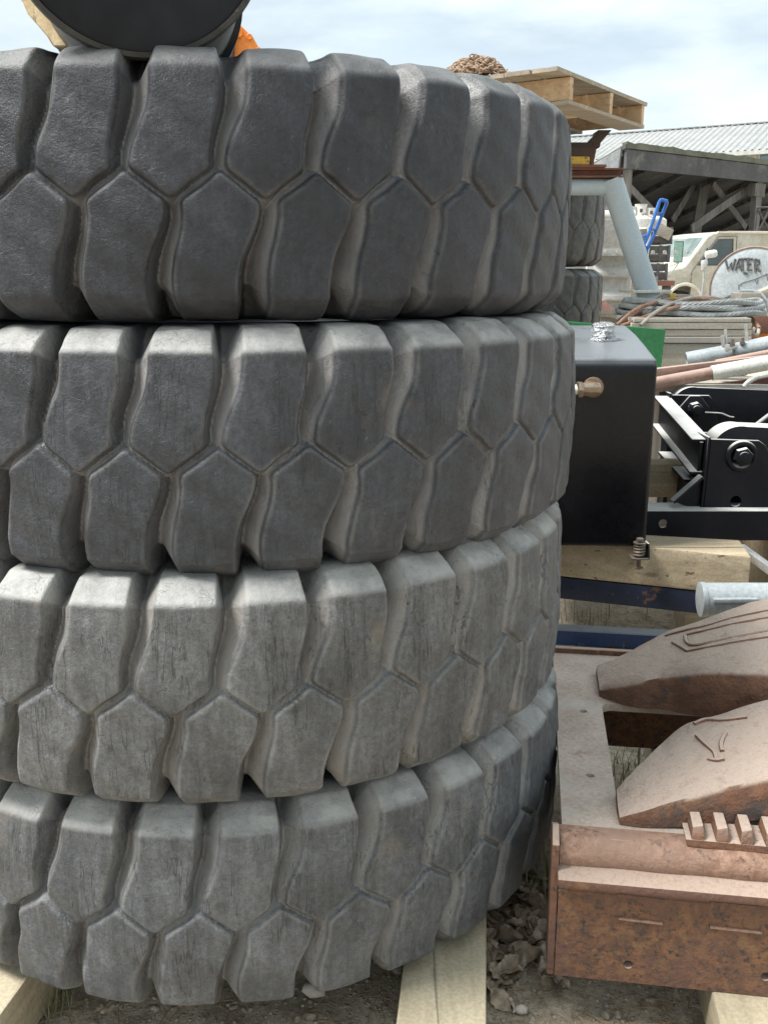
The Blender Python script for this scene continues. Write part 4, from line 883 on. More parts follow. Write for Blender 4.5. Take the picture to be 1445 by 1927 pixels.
for k in range(8):
    d = .0 + k*.147; w_ = .138
    MB().prism([PL(-.15 + rnd.uniform(-.01, .01), d, .002), PL(FLn + .06 + rnd.uniform(-.02, .02), d, .002), PL(FLn + .06 + rnd.uniform(-.02, .02), d + w_, .002), PL(-.15 + rnd.uniform(-.01, .01), d + w_, .002)], (0, 0, .02)).build('deck_board', M['pallet_deck'], pt, sub=2, rough=.004, rscale=12)
for k, d in enumerate((.0, .38, .8, 1.03)):
    w_ = .14
    MB().prism([PL(-.01, d, -ST - .002), PL(FLn + .02, d - .01, -ST - .002), PL(FLn + .02, d + w_, -ST - .002), PL(-.01, d + w_, -ST - .002)], (0, 0, -.018)).build('bottom_board', M['pallet_deck'], pt, sub=2, rough=.004, rscale=12)
# heap of chain
mb = MB(); rnd = random.Random(5); ch0 = PL(.1, .72, .025)
cxp = Yp(895, 142, 5.42); ch0 = Vector((cxp.x, 5.42, SZ + .024))
for k in range(430):
    a_ = rnd.uniform(0, 2*math.pi); q = math.sqrt(rnd.random())*.175; hmax = .115*max(0, 1 - (q/.185)**1.6) + .012
    p = ch0 + Vector((math.cos(a_)*q*1.0, math.sin(a_)*q, rnd.uniform(.45, 1)*hmax + .004))
    Mx = Matrix.Rotation(rnd.uniform(0, 6.3), 3, 'Z') @ Matrix.Rotation(rnd.uniform(-1.3, 1.3), 3, 'X') @ Matrix.Rotation(rnd.uniform(-.7, .7), 3, 'Y')
    ring = [p + Mx @ Vector((math.cos(t)*.021, math.sin(t)*.0125, 0)) for t in [2*math.pi*i/10 for i in range(10)]]
    mb.tube(ring, .0042, 5, closed=True)
o = mb.build('chain', M['chain']); tag(o, 'heap of rusty chain piled on the wooden pallet', 'chain')

# ------------------------------------------------------------------ ribbed grey steel bin
BY = 8.6
bn = thing('ribbed_bin', 'pale grey steel bin with horizontal ribs behind the trestle leg', 'steel bin', (Yp(1180, 500, BY).x, BY + .7, rise(0, BY)))
xl, xr = Yp(1112, 450, BY).x, Yp(1190, 450, BY).x
zt_ = Yp(1150, 412, BY).z
prof = [(0, zt_), (0, zt_ - .10), (0, zt_ - .30), (.03, zt_ - .31), (.03, zt_ - .38)]
zz = zt_ - .38; tops = [(0, zt_)]
prof = [(.0, zt_), (.0, zt_ - .25)]; z = zt_ - .25
while z > .25:
    prof += [(.06, z - .03), (.13, z - .05), (.13, z - .13), (.06, z - .19)]; z -= .20
prof += [(0, .05), (.2, .05), (.2, zt_)]
MB().loft([[Vector((x_, BY + d - .05, z_)) for d, z_ in prof] for x_ in (xl, xr)]).build('ribbed_side', M['ribbed'], bn, bevel=.006, bseg=1)
MB().cyl((xl, BY, zt_ + .02), (xr, BY, zt_ + .02), .05, seg=20).build('top_rail', M['cream_paint'], bn)
for k in range(9):
    q = Vector((xl + .12 + .10*k, BY - .056, zt_ - .275)); MB().cyl(q, q - Vector((0, .012, 0)), .016, seg=12).build('bolt_head', M['ribbed'], bn)
MB().box(((xl + xr)/2, BY - .053, zt_ - .275), (xr - xl, .006, .06)).build('bolted_strip', M['ribbed'], bn)
MB().box(((xl + xr)/2, BY + 1.3, zt_/2), (xr - xl, .06, zt_ - .1)).build('back_side', M['ribbed'], bn)
MB().prism([Yp(1104, 500, BY - .09), Yp(1116, 500, BY - .09), Yp(1152, 600, BY - .09), Yp(1156, 640, BY - .09), Yp(1104, 640, BY - .09)], (0, .05, 0)).build('corner_panel', M['cream_pipe'], bn, bevel=.004)
MB().prism([Yp(1136, 563, BY - .16), Yp(1172, 604, BY - .16), Yp(1176, 760, BY - .16), Yp(1096, 760, BY - .16), Yp(1098, 580, BY - .16), Yp(1119, 578, BY - .16)], (0, .04, 0)).build('primer_plate', M['pink_plate'], bn, bevel=.004)
# white drum with paint cans
DY = 10.6
dc = Yp(1218, 430, DY); zd = Yp(1218, 404, DY).z; wd = thing('white_drum', 'round white tank with rust spots behind the trestle leg', 'drum', (dc.x, DY + .3, rise(0, DY))); rD = .27
MB().lathe([(.02, zd - rise(0, DY)), (rD*.8, zd - rise(0, DY) - .005), (rD, zd - rise(0, DY) - .04), (rD, zd - rise(0, DY) - .13), (rD + .012, zd - rise(0, DY) - .14), (rD + .012, zd - rise(0, DY) - .16), (rD, zd - rise(0, DY) - .17), (rD, .0), (.02, .0)][::-1], (dc.x, DY + .3, rise(0, DY)), seg=40).build('shell', M['white_tank'], wd)
for i, (x_, y_, r_, h_) in enumerate(((1188, 384, .053, .10), (1206, 380, .062, .125), (1225, 389, .055, .085))):
    q = Yp(x_, y_, DY + .25); q.z = zd - .004
    c_ = thing('paint_can', ['rusty low paint can, left one on the white drum', 'tallest white paint can, middle of three on the drum', 'plain pale paint can nearest the blue hand truck'][i], 'can', q, 'paint cans on the drum')
    MB().lathe([(r_, 0), (r_, h_ - .01), (r_ + .004, h_ - .006), (r_ + .004, h_), (r_ - .012, h_), (r_ - .014, h_ - .012), (.002, h_ - .012)], q, seg=24).build('can_body', M['white_tank'], c_)
    MB().box(q + Vector((-.01, -r_ - .0005, h_*.45)), (.03, .006, .035)).build('paint_mark', M['charcoal'], c_)
# orange float / beacon behind the far tires
q = Yp(1121, 399, 9.6); o = MB().lathe([(.002, .22), (.05, .20), (.075, .14), (.078, .08), (.07, 0), (.002, 0)][::-1], Vector((q.x, 9.6, q.z - .08)), seg=24).build('float_ball', M['yellow']); tag(o, 'rounded yellow-orange cap beside the far tires', 'cap')
o = MB().box((q.x, 9.6, (q.z - .08)/2), (.14, .14, q.z - .08)).build('timber_post', M['lumber_oldz']); tag(o, 'grey post under the yellow-orange cap', 'timber')
# dark slatted crates, hand truck
KY = 9.9; kx0, kx1 = Yp(1216, 470, KY).x, Yp(1259, 470, KY).x; kz0 = Yp(1240, 527, KY).z; kz1 = Yp(1240, 425, KY).z
gk = rise(0, KY)
pf = thing('work_platform', 'low dark timber platform under the slatted crates', 'platform', ((kx0 + kx1)/2, KY + .25, gk))
MB().box(((kx0 + kx1)/2 + .02, KY + .25, kz0 - .03), (kx1 - kx0 + .08, .6, .05)).build('platform_top', M['reddish_board'], pf)
for sx in (kx0, kx1):
    for sy in (KY + .02, KY + .48): MB().box((sx, sy, (gk + kz0 - .05)/2), (.07, .07, kz0 - .05 - gk)).build('leg', M['lumber_dark'], pf)
nc = 3; hh = (kz1 - kz0)/nc - .004
for k in range(nc):
    cz = kz0 - .003 + (hh + .004)*k
    c_ = thing('slatted_crate', ['blackened slatted crate at the bottom of the small stack', 'blackened slatted crate in the middle of the small stack', 'blackened slatted crate topping the small stack, grey rail'][k], 'crate', ((kx0 + kx1)/2, KY + .2, cz), 'blackened slatted crates')
    sk = .012*(k - 1)
    for j in range(2):
        zz = cz + hh*(.27 + .46*j)
        MB().box(((kx0 + kx1)/2 + sk, KY, zz), (kx1 - kx0, .018, hh*.40)).build('front_slat', M['lumber_dark'], c_, bevel=.002, bseg=1)
        MB().box((kx1 - .01 + sk, KY + .2, zz), (.018, .36, hh*.40)).build('side_slat', M['lumber_dark'], c_)
        MB().box((kx0 + .01 + sk, KY + .2, zz), (.018, .36, hh*.40)).build('side_slat', M['lumber_dark'], c_)
    for xx in (kx0 + .02, (kx0 + kx1)/2 + .02, kx1 - .01): MB().box((xx + sk, KY - .015, cz + hh*.49), (.028, .014, hh*.96)).build('upright', M['lumber_dark'], c_)
    MB().box(((kx0 + kx1)/2 + sk, KY + .2, cz + .012), (kx1 - kx0 - .03, .36, .014)).build('floor_board', M['lumber_dark'], c_)
o = MB().beam(Yp(1222, 422, KY - .06), Yp(1262, 443, KY - .03), .02, .11).build('grey_board', M['lumber_old'], bevel=.003); tag(o, 'grey weathered board leaning across the top slatted crate', 'board')
o = MB().beam(Yp(1222, 428, KY - .12), Yp(1213, 510, KY - .16), .03, .03, up=(0, 1, 0)).build('pale_stake', M['cream_pipe']); tag(o, 'thin pale stake standing left of the slatted crates', 'stake')
ht = thing('hand_truck', 'bright blue tubular hand truck leaning behind the trestle leg', 'hand truck', Yp(1205, 505, KY - .35))
HY = KY - .35
f_ = lambda x_, y_, dy=0: Yp(x_, y_, HY + dy)
MB().tube([f_(1204, 520), f_(1207, 470), f_(1220, 440), f_(1240, 380), f_(1243, 376), f_(1247, 376), f_(1249, 379)] , .017, 10).build('frame_tube', M['blue_tube'], ht)
MB().tube([f_(1212, 520, .1), f_(1216, 470, .1), f_(1231, 440, .1), f_(1250, 392, .06), f_(1254, 382, .03), f_(1253, 378, .0), f_(1247, 377)], .017, 10).build('frame_tube', M['blue_tube'], ht)
MB().tube([f_(1198, 462), f_(1202, 450), f_(1212, 444), f_(1222, 441)], .012, 8).build('brace', M['blue_tube'], ht)
for y_ in (400, 430, 462): MB().tube([f_(1233 - (y_ - 400)*.42, y_), f_(1246 - (y_ - 400)*.46, y_ + 3, .1)], .010, 8).build('cross_bar', M['blue_tube'], ht)
zt0 = f_(1205, 520).z
o = MB().box((f_(1208, 520).x, HY + .03, (gk + zt0)/2), (.25, .25, zt0 - gk)).build('wooden_stump', M['lumber_oldz']); tag(o, 'grey wooden stump under the blue hand truck', 'stump')

# ------------------------------------------------------------------ van and water tank
VY = 22.5; va = R_(14); vo = Yp(1297, 486, VY); vz = Yp(1297, 432, VY).z - 2.05
VX = Vector((math.cos(va), math.sin(va), 0)); VD = Vector((-math.sin(va), math.cos(va), 0)); vb = Vector((vo.x, VY, vz)) - VX*.95
def V(x_, y_, z_): return vb + VX*x_ + VD*y_ + Vector((0, 0, z_))
van = thing('van', 'grimy cream old van parked beside the dark shed', 'van', vb)
body = [(.02, .5), (.0, .62), (.0, 1.0), (.10, 1.10), (.78, 1.22), (.86, 1.26), (1.36, 1.90), (1.50, 1.98), (1.9, 2.03), (5.1, 2.05), (5.2, 1.95), (5.25, .6), (5.2, .45)]
wc = (.88, .36); arch = [(wc[0] + .47*math.cos(R_(a_)), wc[1] + .50*math.sin(R_(a_))) for a_ in range(10, 171, 10)]
wc2 = (4.25, .36); arch2 = [(wc2[0] + .45*math.cos(R_(a_)), wc2[1] + .46*math.sin(R_(a_))) for a_ in range(12, 169, 12)]
outl = body + arch2 + arch
def inset(y_): return [V(x_, y_, z_) for x_, z_ in outl]
bodyo = MB().prism(inset(0), VD*1.95).build('body', M['van_paint'], van, bevel=.05, bseg=3, smooth=50)
dr_ = MB().prism([V(x_, -.012, z_) for x_, z_ in ((1.02, .60), (1.02, 1.12), (1.10, 1.24), (1.62, 1.90), (2.10, 1.92), (2.13, .60))], VD*.03).build('door', M['van_paint'], van, bevel=.008, bseg=1)
win = [(1.16, 1.28), (1.62, 1.84), (2.0, 1.85), (2.04, 1.28)]
MB().prism([V(x_, -.016, z_) for x_, z_ in win], VD*.008).build('window', M['van_glass'], dr_)
fr_ = [V(x_, -.018, z_) for x_, z_ in win]; MB().tube(fr_, .016, 6, closed=True).build('window_frame', M['charcoal'], dr_)
MB().tube([V(x_, -.013, z_) for x_, z_ in ((1.02, .60), (1.02, 1.12), (1.10, 1.24), (1.62, 1.90), (2.10, 1.92), (2.13, .60))], .007, 5, closed=True).build('door_seal', M['charcoal'], dr_)
MB().box(V(1.36, -.02, 1.47), (.025, .02, .36), va).build('window_bar', M['charcoal'], dr_)
MB().box(V(1.98, -.03, 1.05), (.12, .02, .03), va).build('handle', M['steel'], dr_)
ws = [V(.90, .10, 1.29), V(1.36, .16, 1.885), V(1.36, 1.79, 1.885), V(.90, 1.85, 1.29)]; wnn = (ws[1] - ws[0]).cross(ws[3] - ws[0]).normalized(); wnn = wnn if wnn.x < 0 else -wnn
MB().prism([p + wnn*.012 for p in ws], wnn*-.01).build('windshield', M['windshield'], van)
sw = [V(.98, -.008, 1.30), V(1.36, -.008, 1.84), V(1.40, -.008, 1.84), V(1.06, -.008, 1.30)]
MB().box(V(3.4, -.02, 2.0), (3.6, .05, .04), va).build('roof_gutter', M['cream_paint'], van)
MB().box(V(2.6, -.006, 1.02), (4.0, .02, .05), va).build('body_moulding', M['van_paint'], van)
ring = [V(wc[0] + .47*math.cos(R_(a_)), -.012, wc[1] + .50*math.sin(R_(a_))) for a_ in range(8, 173, 8)]; MB().tube(ring, .04, 8).build('wheel_arch', M['cream_paint'], van)
for wx in (wc[0], wc2[0]):
    wl = MB().lathe([(.2, .0), (.30, -.02), (.355, .02), (.36, .16), (.30, .22), (.1, .2)], V(wx, .12, .36), VD, 28).build('wheel', M['dark_rubber'], van); MB().lathe([(.002, .02), (.1, .0), (.19, .015), (.2, .05), (.002, .06)], V(wx, .11, .36), VD, 24).build('rim', M['steel'], wl)
MB().box(V(.0, .35, .80), (.04, .16, .16), va).build('headlight', M['window_glass'], van); MB().box(V(.0, 1.6, .80), (.04, .16, .16), va).build('headlight', M['window_glass'], van)
MB().box(V(-.06, .97, .56), (.12, 1.95, .16), va).build('bumper', M['steel'], van, bevel=.03)
mi = MB().box(Yp(1276, 474, VY - .25), (.20, .06, .46), R_(8)).build('mirror', M['charcoal'], van, bevel=.015); q = Yp(1276, 474, VY - .29); MB().box(q, (.17, .012, .42), R_(8)).build('mirror_glass', pmat('green_mirror', (.18, .33, .27), (.26, .42, .36), 2, rough=.15), mi)
MB().tube([Yp(1276, 495, VY - .25), Yp(1262, 515, VY - .2), Yp(1256, 524, VY - .05)], .012, 6).build('mirror_stay', M['steel'], van); MB().tube([Yp(1276, 494, VY - .25), Yp(1258, 502, VY - .05)], .012, 6).build('mirror_stay', M['steel'], van)
po = thing('mirror_post', 'thin steel post with a white mirror head before the van door', 'post', (Yp(1323, 500, 17).x, 17, rise(0, 17)))
pm = Yp(1324, 500, 17); MB().tube([Vector((pm.x - .02, 17, rise(0, 17))), Yp(1323, 530, 17), pm, Yp(1330, 484, 17)], .018, 8).build('stem', M['steel'], po)
MB().lathe([(.002, -.10), (.05, -.095), (.062, -.06), (.065, .06), (.05, .095), (.002, .10)], Yp(1337, 478, 17), (1, 0, .15), 20).build('mirror_head', M['cream_pipe'], po)
MB().lathe([(.002, -.12), (.03, -.10), (.06, .02), (.055, .06), (.002, .07)], Yp(1324, 497, 17), (.1, 0, 1), 16).build('lamp_housing', M['steel'], po)
# water tank with hand-painted lettering
WY = 15.2; wcen = Yp(1414, 543, WY); wr_ = Yp(1414, 465, WY).z - wcen.z
WAX = Vector((.36, 1, 0)).normalized(); WSX = Vector((1, -.36, 0)).normalized()
wt = thing('water_tank', 'round galvanised tank end hand-lettered WATER, rust along its rim', 'water tank', (wcen.x, WY + .8, rise(0, WY)))
MB().lathe([(.002, -.05), (wr_*.45, -.045), (wr_*.8, -.025), (wr_*.97, .0), (wr_, .012), (wr_, 1.7), (wr_*.97, 1.72), (.002, 1.76)], wcen, WAX, 64).build('shell', M['water_tank'], wt, smooth=45)
MB().tube([wcen + WSX*math.cos(t)*wr_*1.004 + Vector((0, 0, math.sin(t)*wr_*1.004)) for t in np.linspace(R_(35), R_(215), 50)], .012, 6).build('rim', M['rust_pipe'], wt)
def stroke(pts):
    P = [Pp(x_, y_, wcen, WAX) for x_, y_ in pts]; out_ = []
    for p in P:
        rr_ = (p - wcen).length/wr_; d = np.interp(rr_, [0, .45, .8, .97], [-.05, -.045, -.025, 0]); out_.append(p + WAX*(d - .004))
    return out_
def lx(x_): return 1225 + x_*220/1445.0
def ly(y_): return 400 + y_*260/1708.0
letters = [[(918, 590), (945, 700), (985, 620), (995, 712), (1035, 575)], [(1040, 712), (1072, 590), (1108, 710)], [(1050, 668), (1100, 660)], [(1075, 580), (1215, 570)], [(1120, 585), (1125, 722)], [(1190, 580), (1192, 712), (1240, 705)], [(1190, 640), (1232, 636)], [(1190, 582), (1250, 572)],
           [(1275, 575), (1285, 738)], [(1275, 578), (1325, 590), (1330, 630), (1285, 662)], [(1288, 660), (1330, 715), (1352, 720)], [(1140, 742), (1188, 758)]]
for sset in letters: MB().tube(stroke([(lx(x_), ly(y_)) for x_, y_ in sset]), .019, 6).build('lettering', M['charcoal'], wt)
for sset in ([(1075, 905), (1130, 868), (1290, 820), (1400, 770), (1440, 758)], [(1280, 830), (1302, 885), (1315, 830)], [(1075, 905), (1085, 975)], [(1420, 760), (1440, 850)]): MB().tube(stroke([(lx(x_), ly(y_)) for x_, y_ in sset]), .005, 5).build('scrawl', M['charcoal'], wt)
for dy in (.35, 1.35): MB().box((wcen.x, WY + dy, (rise(0, WY) + wcen.z - wr_*.45)/2), (wr_*1.7, .12, wcen.z - wr_*.45 - rise(0, WY))).build('cradle', M['charcoal'], wt)

# ------------------------------------------------------------------ open shed
SA = Yp(1172, 272, 25.5); SB = Yp(1470, 330, 25.5); 
d_ = ray(1445, 305); tB = (SA.z - EYE)/d_.z; SBp = Vector((0, 0, EYE)) + d_*tB
se1 = (SBp - SA); se1.z = 0; SL = se1.length + 7; se1.normalize(); se2 = Vector((-se1.y, se1.x, 0)); gs = .5
def S_(u, d, z): return Vector((SA.x, SA.y, 0)) + se1*u + se2*d + Vector((0, 0, z))
def SP(px, py, d=0): return Pp(px, py, S_(0, d, 0), se2)
sh = thing('open_shed', 'dark open-fronted timber shed with black sloping roof', 'shed', S_(SL/2, 3, gs))
zF = SA.z; fh = SA.z - SP(1172, 318).z; slope = -.36
MB().prism([S_(-.05, -.12, zF), S_(SL, -.12, zF), S_(SL, 6, zF + slope*6), S_(-.05, 6, zF + slope*6)], (0, 0, -.10)).build('roof', M['shed_black'], sh)
MB().box(S_(SL/2, -.09, zF - fh/2 - .06), (SL, .08, fh - .12), math.atan2(se1.y, se1.x)).build('fascia', M['shed_black'], sh)
mb = MB(); rnd = random.Random(2); rr2 = []
for k in range(61):
    u = SL*k/60; h = rnd.uniform(.01, .07); f2 = rnd.uniform(-.05, .03)
    rr2.append([S_(u, -.16 + f2, zF - .10), S_(u, -.02, zF - .10), S_(u, .05, zF + h*.6), S_(u, -.15 + f2, zF + h)])
mb.loft(rr2)
mb.build('roof_trim', M['moss_wood'], sh)
MB().prism([S_(-.02, .0, zF - .08), S_(-.02, 6, zF + slope*6 - .08), S_(-.02, 6, zF + slope*6 - .5), S_(-.02, .05, zF - fh)], -se1*.06).build('side_tarp', M['tarp'], sh)
for px_, w_ in ((1176, .17), (1420, .26)):
    p = SP(px_, 400); MB().box(Vector((p.x, p.y, (gs + zF - fh)/2)), (w_, .17, zF - fh - gs), math.atan2(se1.y, se1.x)).build('post', M['shed_timber'], sh)
p = SP(1420, 400); MB().box(Vector((p.x, p.y, zF - fh - .22)), (.5, .2, .35), math.atan2(se1.y, se1.x)).build('post_bracket', M['shed_timber'], sh)
def br(x0, y0, x1, y1, w_, d=.3, m='shed_timber'): MB().beam(SP(x0, y0, d), SP(x1, y1, d), .06, w_, up=se2.cross(SP(x1, y1, d) - SP(x0, y0, d))).build('brace', M[m], sh)
br(1176, 345, 1238, 408, .17, .1); br(1326, 345, 1308, 440, .42, 1.2); br(1306, 345, 1264, 415, .2, 1.4); br(1300, 430, 1408, 354, .22, .4); br(1340, 345, 1402, 428, .18, .7); br(1290, 345, 1400, 338, .2, 1.6)
MB().box(S_(SL/2, 5.2, 1.9), (SL, .08, 2.9), math.atan2(se1.y, se1.x)).build('back_wall', M['lumber_dark'], sh)
mb = MB(); rnd = random.Random(12)
for k in range(30): mb.box(S_(SL*(k + .5)/30, 3.6, 1.35), (SL/30*.9, .05, 1.75 + rnd.uniform(-.15, .15)), math.atan2(se1.y, se1.x))
mb.build('plank_partition', pmat('shed_planks', (.06, .05, .045), (.13, .11, .095), 3, stretch=(1, 1, .2), rough=.9), sh)
MB().prism([S_(.02, .1, gs), S_(.02, 6, gs), S_(.02, 6, zF + slope*6), S_(.02, .1, zF - .3)], se1*.05).build('side_wall', M['lumber_dark'], sh)
for k in range(9): MB().beam(S_(SL*k/8, .0, zF - .2), S_(SL*k/8, 5.9, zF + slope*5.9 - .2), .06, .14).build('rafter', M['lumber_dark'], sh)

# ------------------------------------------------------------------ pale metal building behind
BR0, BR1 = Yp(1100, 252, 52), Yp(1445, 236, 47.5); zr_ = (BR0.z + BR1.z)/2
be = (BR1 - BR0); be.z = 0; BLn = be.length; be.normalize(); bn_ = Vector((be.y, -be.x, 0)); bn_ = bn_ if bn_.y < 0 else -bn_
bld = thing('metal_building', 'long pale metal-roofed building behind the shed', 'building', BR0 + be*10 + bn_*5 - Vector((0, 0, zr_ - .5)))
def BP(u, d, z): return Vector((BR0.x, BR0.y, 0)) + be*u + bn_*d + Vector((0, 0, z))
ez = Pp(1350, 287, BP(0, 5.5, 0), bn_).z; LL = BLn + 14
rings = []; mbr = MB()
nrib = 120; zsl = (zr_ - ez)/5.5
P = []
for k in range(nrib*4 + 1):
    u = -12 + (LL + 12)*k/(nrib*4); h = .05 if k % 4 in (1, 2) and k % 4 == 1 else 0; P.append((u, h))
vsn = [BP(u, 0, zr_ + h) for u, h in P] + [BP(u, 5.5, ez + h) for u, h in P]; m = len(P)
mbr.add(vsn, [[i, i + 1, m + i + 1, m + i] for i in range(m - 1)]); mbr.add([BP(-12, 0, zr_ - .05), BP(LL, 0, zr_ - .05), BP(LL, 5.5, ez - .05), BP(-12, 5.5, ez - .05)], [[0, 1, 2, 3]])
mbr.add([BP(-12, 0, zr_), BP(LL, 0, zr_), BP(LL, -5.5, ez), BP(-12, -5.5, ez)], [[0, 1, 2, 3]])
mbr.build('roof', M['roof_metal'], bld, smooth=20)
mb = MB()
for k in range(90): mb.box(BP(-12 + (LL + 12)*k/90, 0, zr_ + .03), (.45, .3, .05), math.atan2(be.y, be.x))
mb.build('ridge_cap', M['roof_metal'], bld)
P = [(-12 + (LL + 12)*k/480, .06 if (k//2) % 2 else 0) for k in range(481)]; m = len(P)
MB().add([BP(u, 4.9 + h, ez - .1) for u, h in P] + [BP(u, 4.9 + h, .3) for u, h in P], [[i, i + 1, m + i + 1, m + i] for i in range(m - 1)]).build('wall', M['wall_metal'], bld, smooth=20)
MB().box(BP(LL/2 - 6, 5.45, ez - .08), (LL + 12, .12, .16), math.atan2(be.y, be.x)).build('gutter', M['wall_metal'], bld)
w0, w1 = Pp(1426, 298, BP(0, 5.02, 0), bn_), None
for k in range(4):
    wf = MB().box(w0 + be*(1.0 + 2.6*k) + bn_*.02, (2.0, .06, .55), math.atan2(be.y, be.x)).build('window', M['wall_metal'], bld); MB().box(w0 + be*(1.0 + 2.6*k) + bn_*.055, (1.85, .02, .42), math.atan2(be.y, be.x)).build('pane', M['window_glass'], wf)
for v0 in (BP(-12, 0, 0), BP(LL, 0, 0)):
    MB().prism([v0 + bn_*4.85 + Vector((0, 0, .3)), v0 - bn_*4.85 + Vector((0, 0, .3)), v0 - bn_*4.85 + Vector((0, 0, ez)), v0 + Vector((0, 0, zr_ - .15)), v0 + bn_*4.85 + Vector((0, 0, ez))], be*.1).build('gable_wall', M['wall_metal'], bld)
rk_ = thing('metal_rack', 'thin dark cross-braced metal rack right of the shed post', 'rack', (Yp(1436, 430, 27).x, 27, .5))
q = lambda x_, y_: Yp(x_, y_, 27)
for pth in ([q(1422, 391), q(1475, 389)], [q(1424, 392), q(1445, 432), q(1460, 470)], [q(1448, 392), q(1428, 432), q(1412, 470)], [Vector((q(1473, 400).x, 27, .5)), q(1473, 389)], [Vector((q(1423, 400).x, 27, .5)), q(1423, 391)]): MB().tube(pth, .03, 6).build('bar', M['charcoal'], rk_)

# ------------------------------------------------------------------ orange excavator arm behind the near stack
XY = 7.6
ex = thing('excavator_arm', 'orange excavator arm with round pins rising behind the tires', 'excavator arm', (Yp(455, 100, XY).x, XY, 0))
pl = [(426, 120), (432, 52), (440, 38), (452, 46), (468, 62), (482, 80), (491, 98), (496, 120)]
P = [Yp(x_, y_, XY) for x_, y_ in pl]; bot = [Vector((P[-1].x + .25, XY, .9)), Vector((P[-1].x + .2, XY, .45)), Vector((P[0].x - .2, XY, .45)), Vector((P[0].x - .1, XY, .9))]
MB().prism(P + bot, (0, .10, 0)).build('stick', M['orange'], ex, bevel=.012, bseg=2)
MB().prism([p + Vector((0, .30, 0)) for p in P + bot], (0, .10, 0)).build('stick', M['orange'], ex, bevel=.012, bseg=2)
for x_, y_, r_ in ((449, 62, .036), (470, 70, .022), (487, 94, .018)):
    c_ = Yp(x_, y_, XY); pn = MB().lathe([(r_*.55, -.02), (r_*.9, -.022), (r_, -.01), (r_, .42), (.002, .42)], c_, (0, 1, 0), 24).build('pin', M['orange'], ex, bevel=.002, bseg=1); MB().cyl(c_ + Vector((0, -.014, 0)), c_ + Vector((0, .02, 0)), r_*.55, seg=16).build('pin_hole', M['charcoal'], pn)
MB().prism([Yp(404, 112, XY - .05), Yp(424, 60, XY - .05), Yp(438, 45, XY - .05), Yp(442, 60, XY - .05), Yp(440, 112, XY - .05), Yp(436, 400, XY - .05), Yp(404, 400, XY - .05)], (0, .04, 0)).build('link_plate', M['brown_paint'], ex, bevel=.006)
MB().tube([Yp(418, 120, XY - .12), Yp(422, 90, XY - .12), Yp(432, 60, XY - .12), Yp(442, 52, XY - .12), Yp(444, 66, XY - .12)], .012, 8).build('hose', M['charcoal'], ex)
MB().lathe([(.002, -.4), (.30, -.4), (.42, -.38), (.45, 0), (.42, .38), (.3, .4), (.002, .4)], Vector((P[3].x, XY + .2, .45)), (1, 0, 0), 24).build('bucket', M['brown_paint'], ex)

# a tree far behind whose tips show over the pallet
tx = Yp(955, 125, 46); tr = thing('distant_tree', 'distant green tree, leafy tips showing above the wooden pallet', 'tree', (tx.x, 46, .5))
tk = MB().tube([(tx.x, 46, .4), (tx.x + .1, 46, 3), (tx.x - .1, 46.1, 6), (tx.x, 46, 9.2)], [.22, .17, .10, .02], 10).build('trunk', M['bark'], tr)
rnd = random.Random(21); mb = MB()
for k in range(34):
    z0 = rnd.uniform(2.8, 8.9); a_ = rnd.uniform(0, 6.28); ln = (9.6 - z0)*rnd.uniform(.25, .5) + .25; e = Vector((tx.x + math.cos(a_)*ln, 46 + math.sin(a_)*ln, z0 + ln*.6)); s0 = Vector((tx.x, 46, z0))
    MB().tube([s0, s0.lerp(e, .5) + Vector((0, 0, .05)), e], [.05, .03, .01], 5).build('limb', M['bark'], tr) if k < 20 else None
    for j in range(70):
        p = s0.lerp(e, rnd.uniform(.25, 1.05)) + Vector((rnd.gauss(0, .18), rnd.gauss(0, .18), rnd.gauss(0, .15))); Mx = Matrix.Rotation(rnd.uniform(0, 6.3), 3, 'Z') @ Matrix.Rotation(rnd.uniform(-1.2, 1.2), 3, 'X'); sz = rnd.uniform(.05, .10)
        mb.add([p + Mx @ Vector(q_)*sz for q_ in ((-1, 0, 0), (0, -.45, .1), (1, 0, 0), (0, .45, .1))], [[0, 1, 2, 3]])
mb.build('crown', M['leaf_green'], tr)

# ------------------------------------------------------------------ what lies on the dirt
rnd = random.Random(77)
def gpt(px, py): return Zp(px, py, 0)
def free(x, y):   # keep clear of the timbers and the frame's front
    return True
# gravel
mb = MB()
ico = bmesh.new(); bmesh.ops.create_icosphere(ico, subdivisions=1, radius=1); iv = [v.co.copy() for v in ico.verts]; ifc = [[v.index for v in f.verts] for f in ico.faces]; ico.free()
for k in range(5200):
    if rnd.random() < .86: x, y = rnd.uniform(-.85, 1.0), rnd.uniform(1.42, 2.0)
    else: x, y = rnd.uniform(.2, 2.0), rnd.uniform(2.3, 4.6)
    sz = rnd.choice((.0016, .002, .0025, .003, .004, .005)) * rnd.uniform(.7, 1.3) * (2.6 if rnd.random() < .03 else 1)
    s3 = Vector((sz*rnd.uniform(.8, 1.5), sz*rnd.uniform(.8, 1.3), sz*rnd.uniform(.5, .8))); of = rnd.uniform(0, 50); rz = Matrix.Rotation(rnd.uniform(0, 6.3), 3, 'Z')
    c_ = Vector((x, y, ground_h(x, y) + s3.z*.25))
    mb.add([c_ + rz @ Vector((v.x*s3.x, v.y*s3.y, v.z*s3.z))*(1 + .3*mnoise.noise(v*1.5 + Vector((of, 0, 0)))) for v in iv], ifc)
o = mb.build('gravel', M['gravel'], smooth=60); tag(o, 'scattered pale gravel stones on the dirt', kind='stuff')
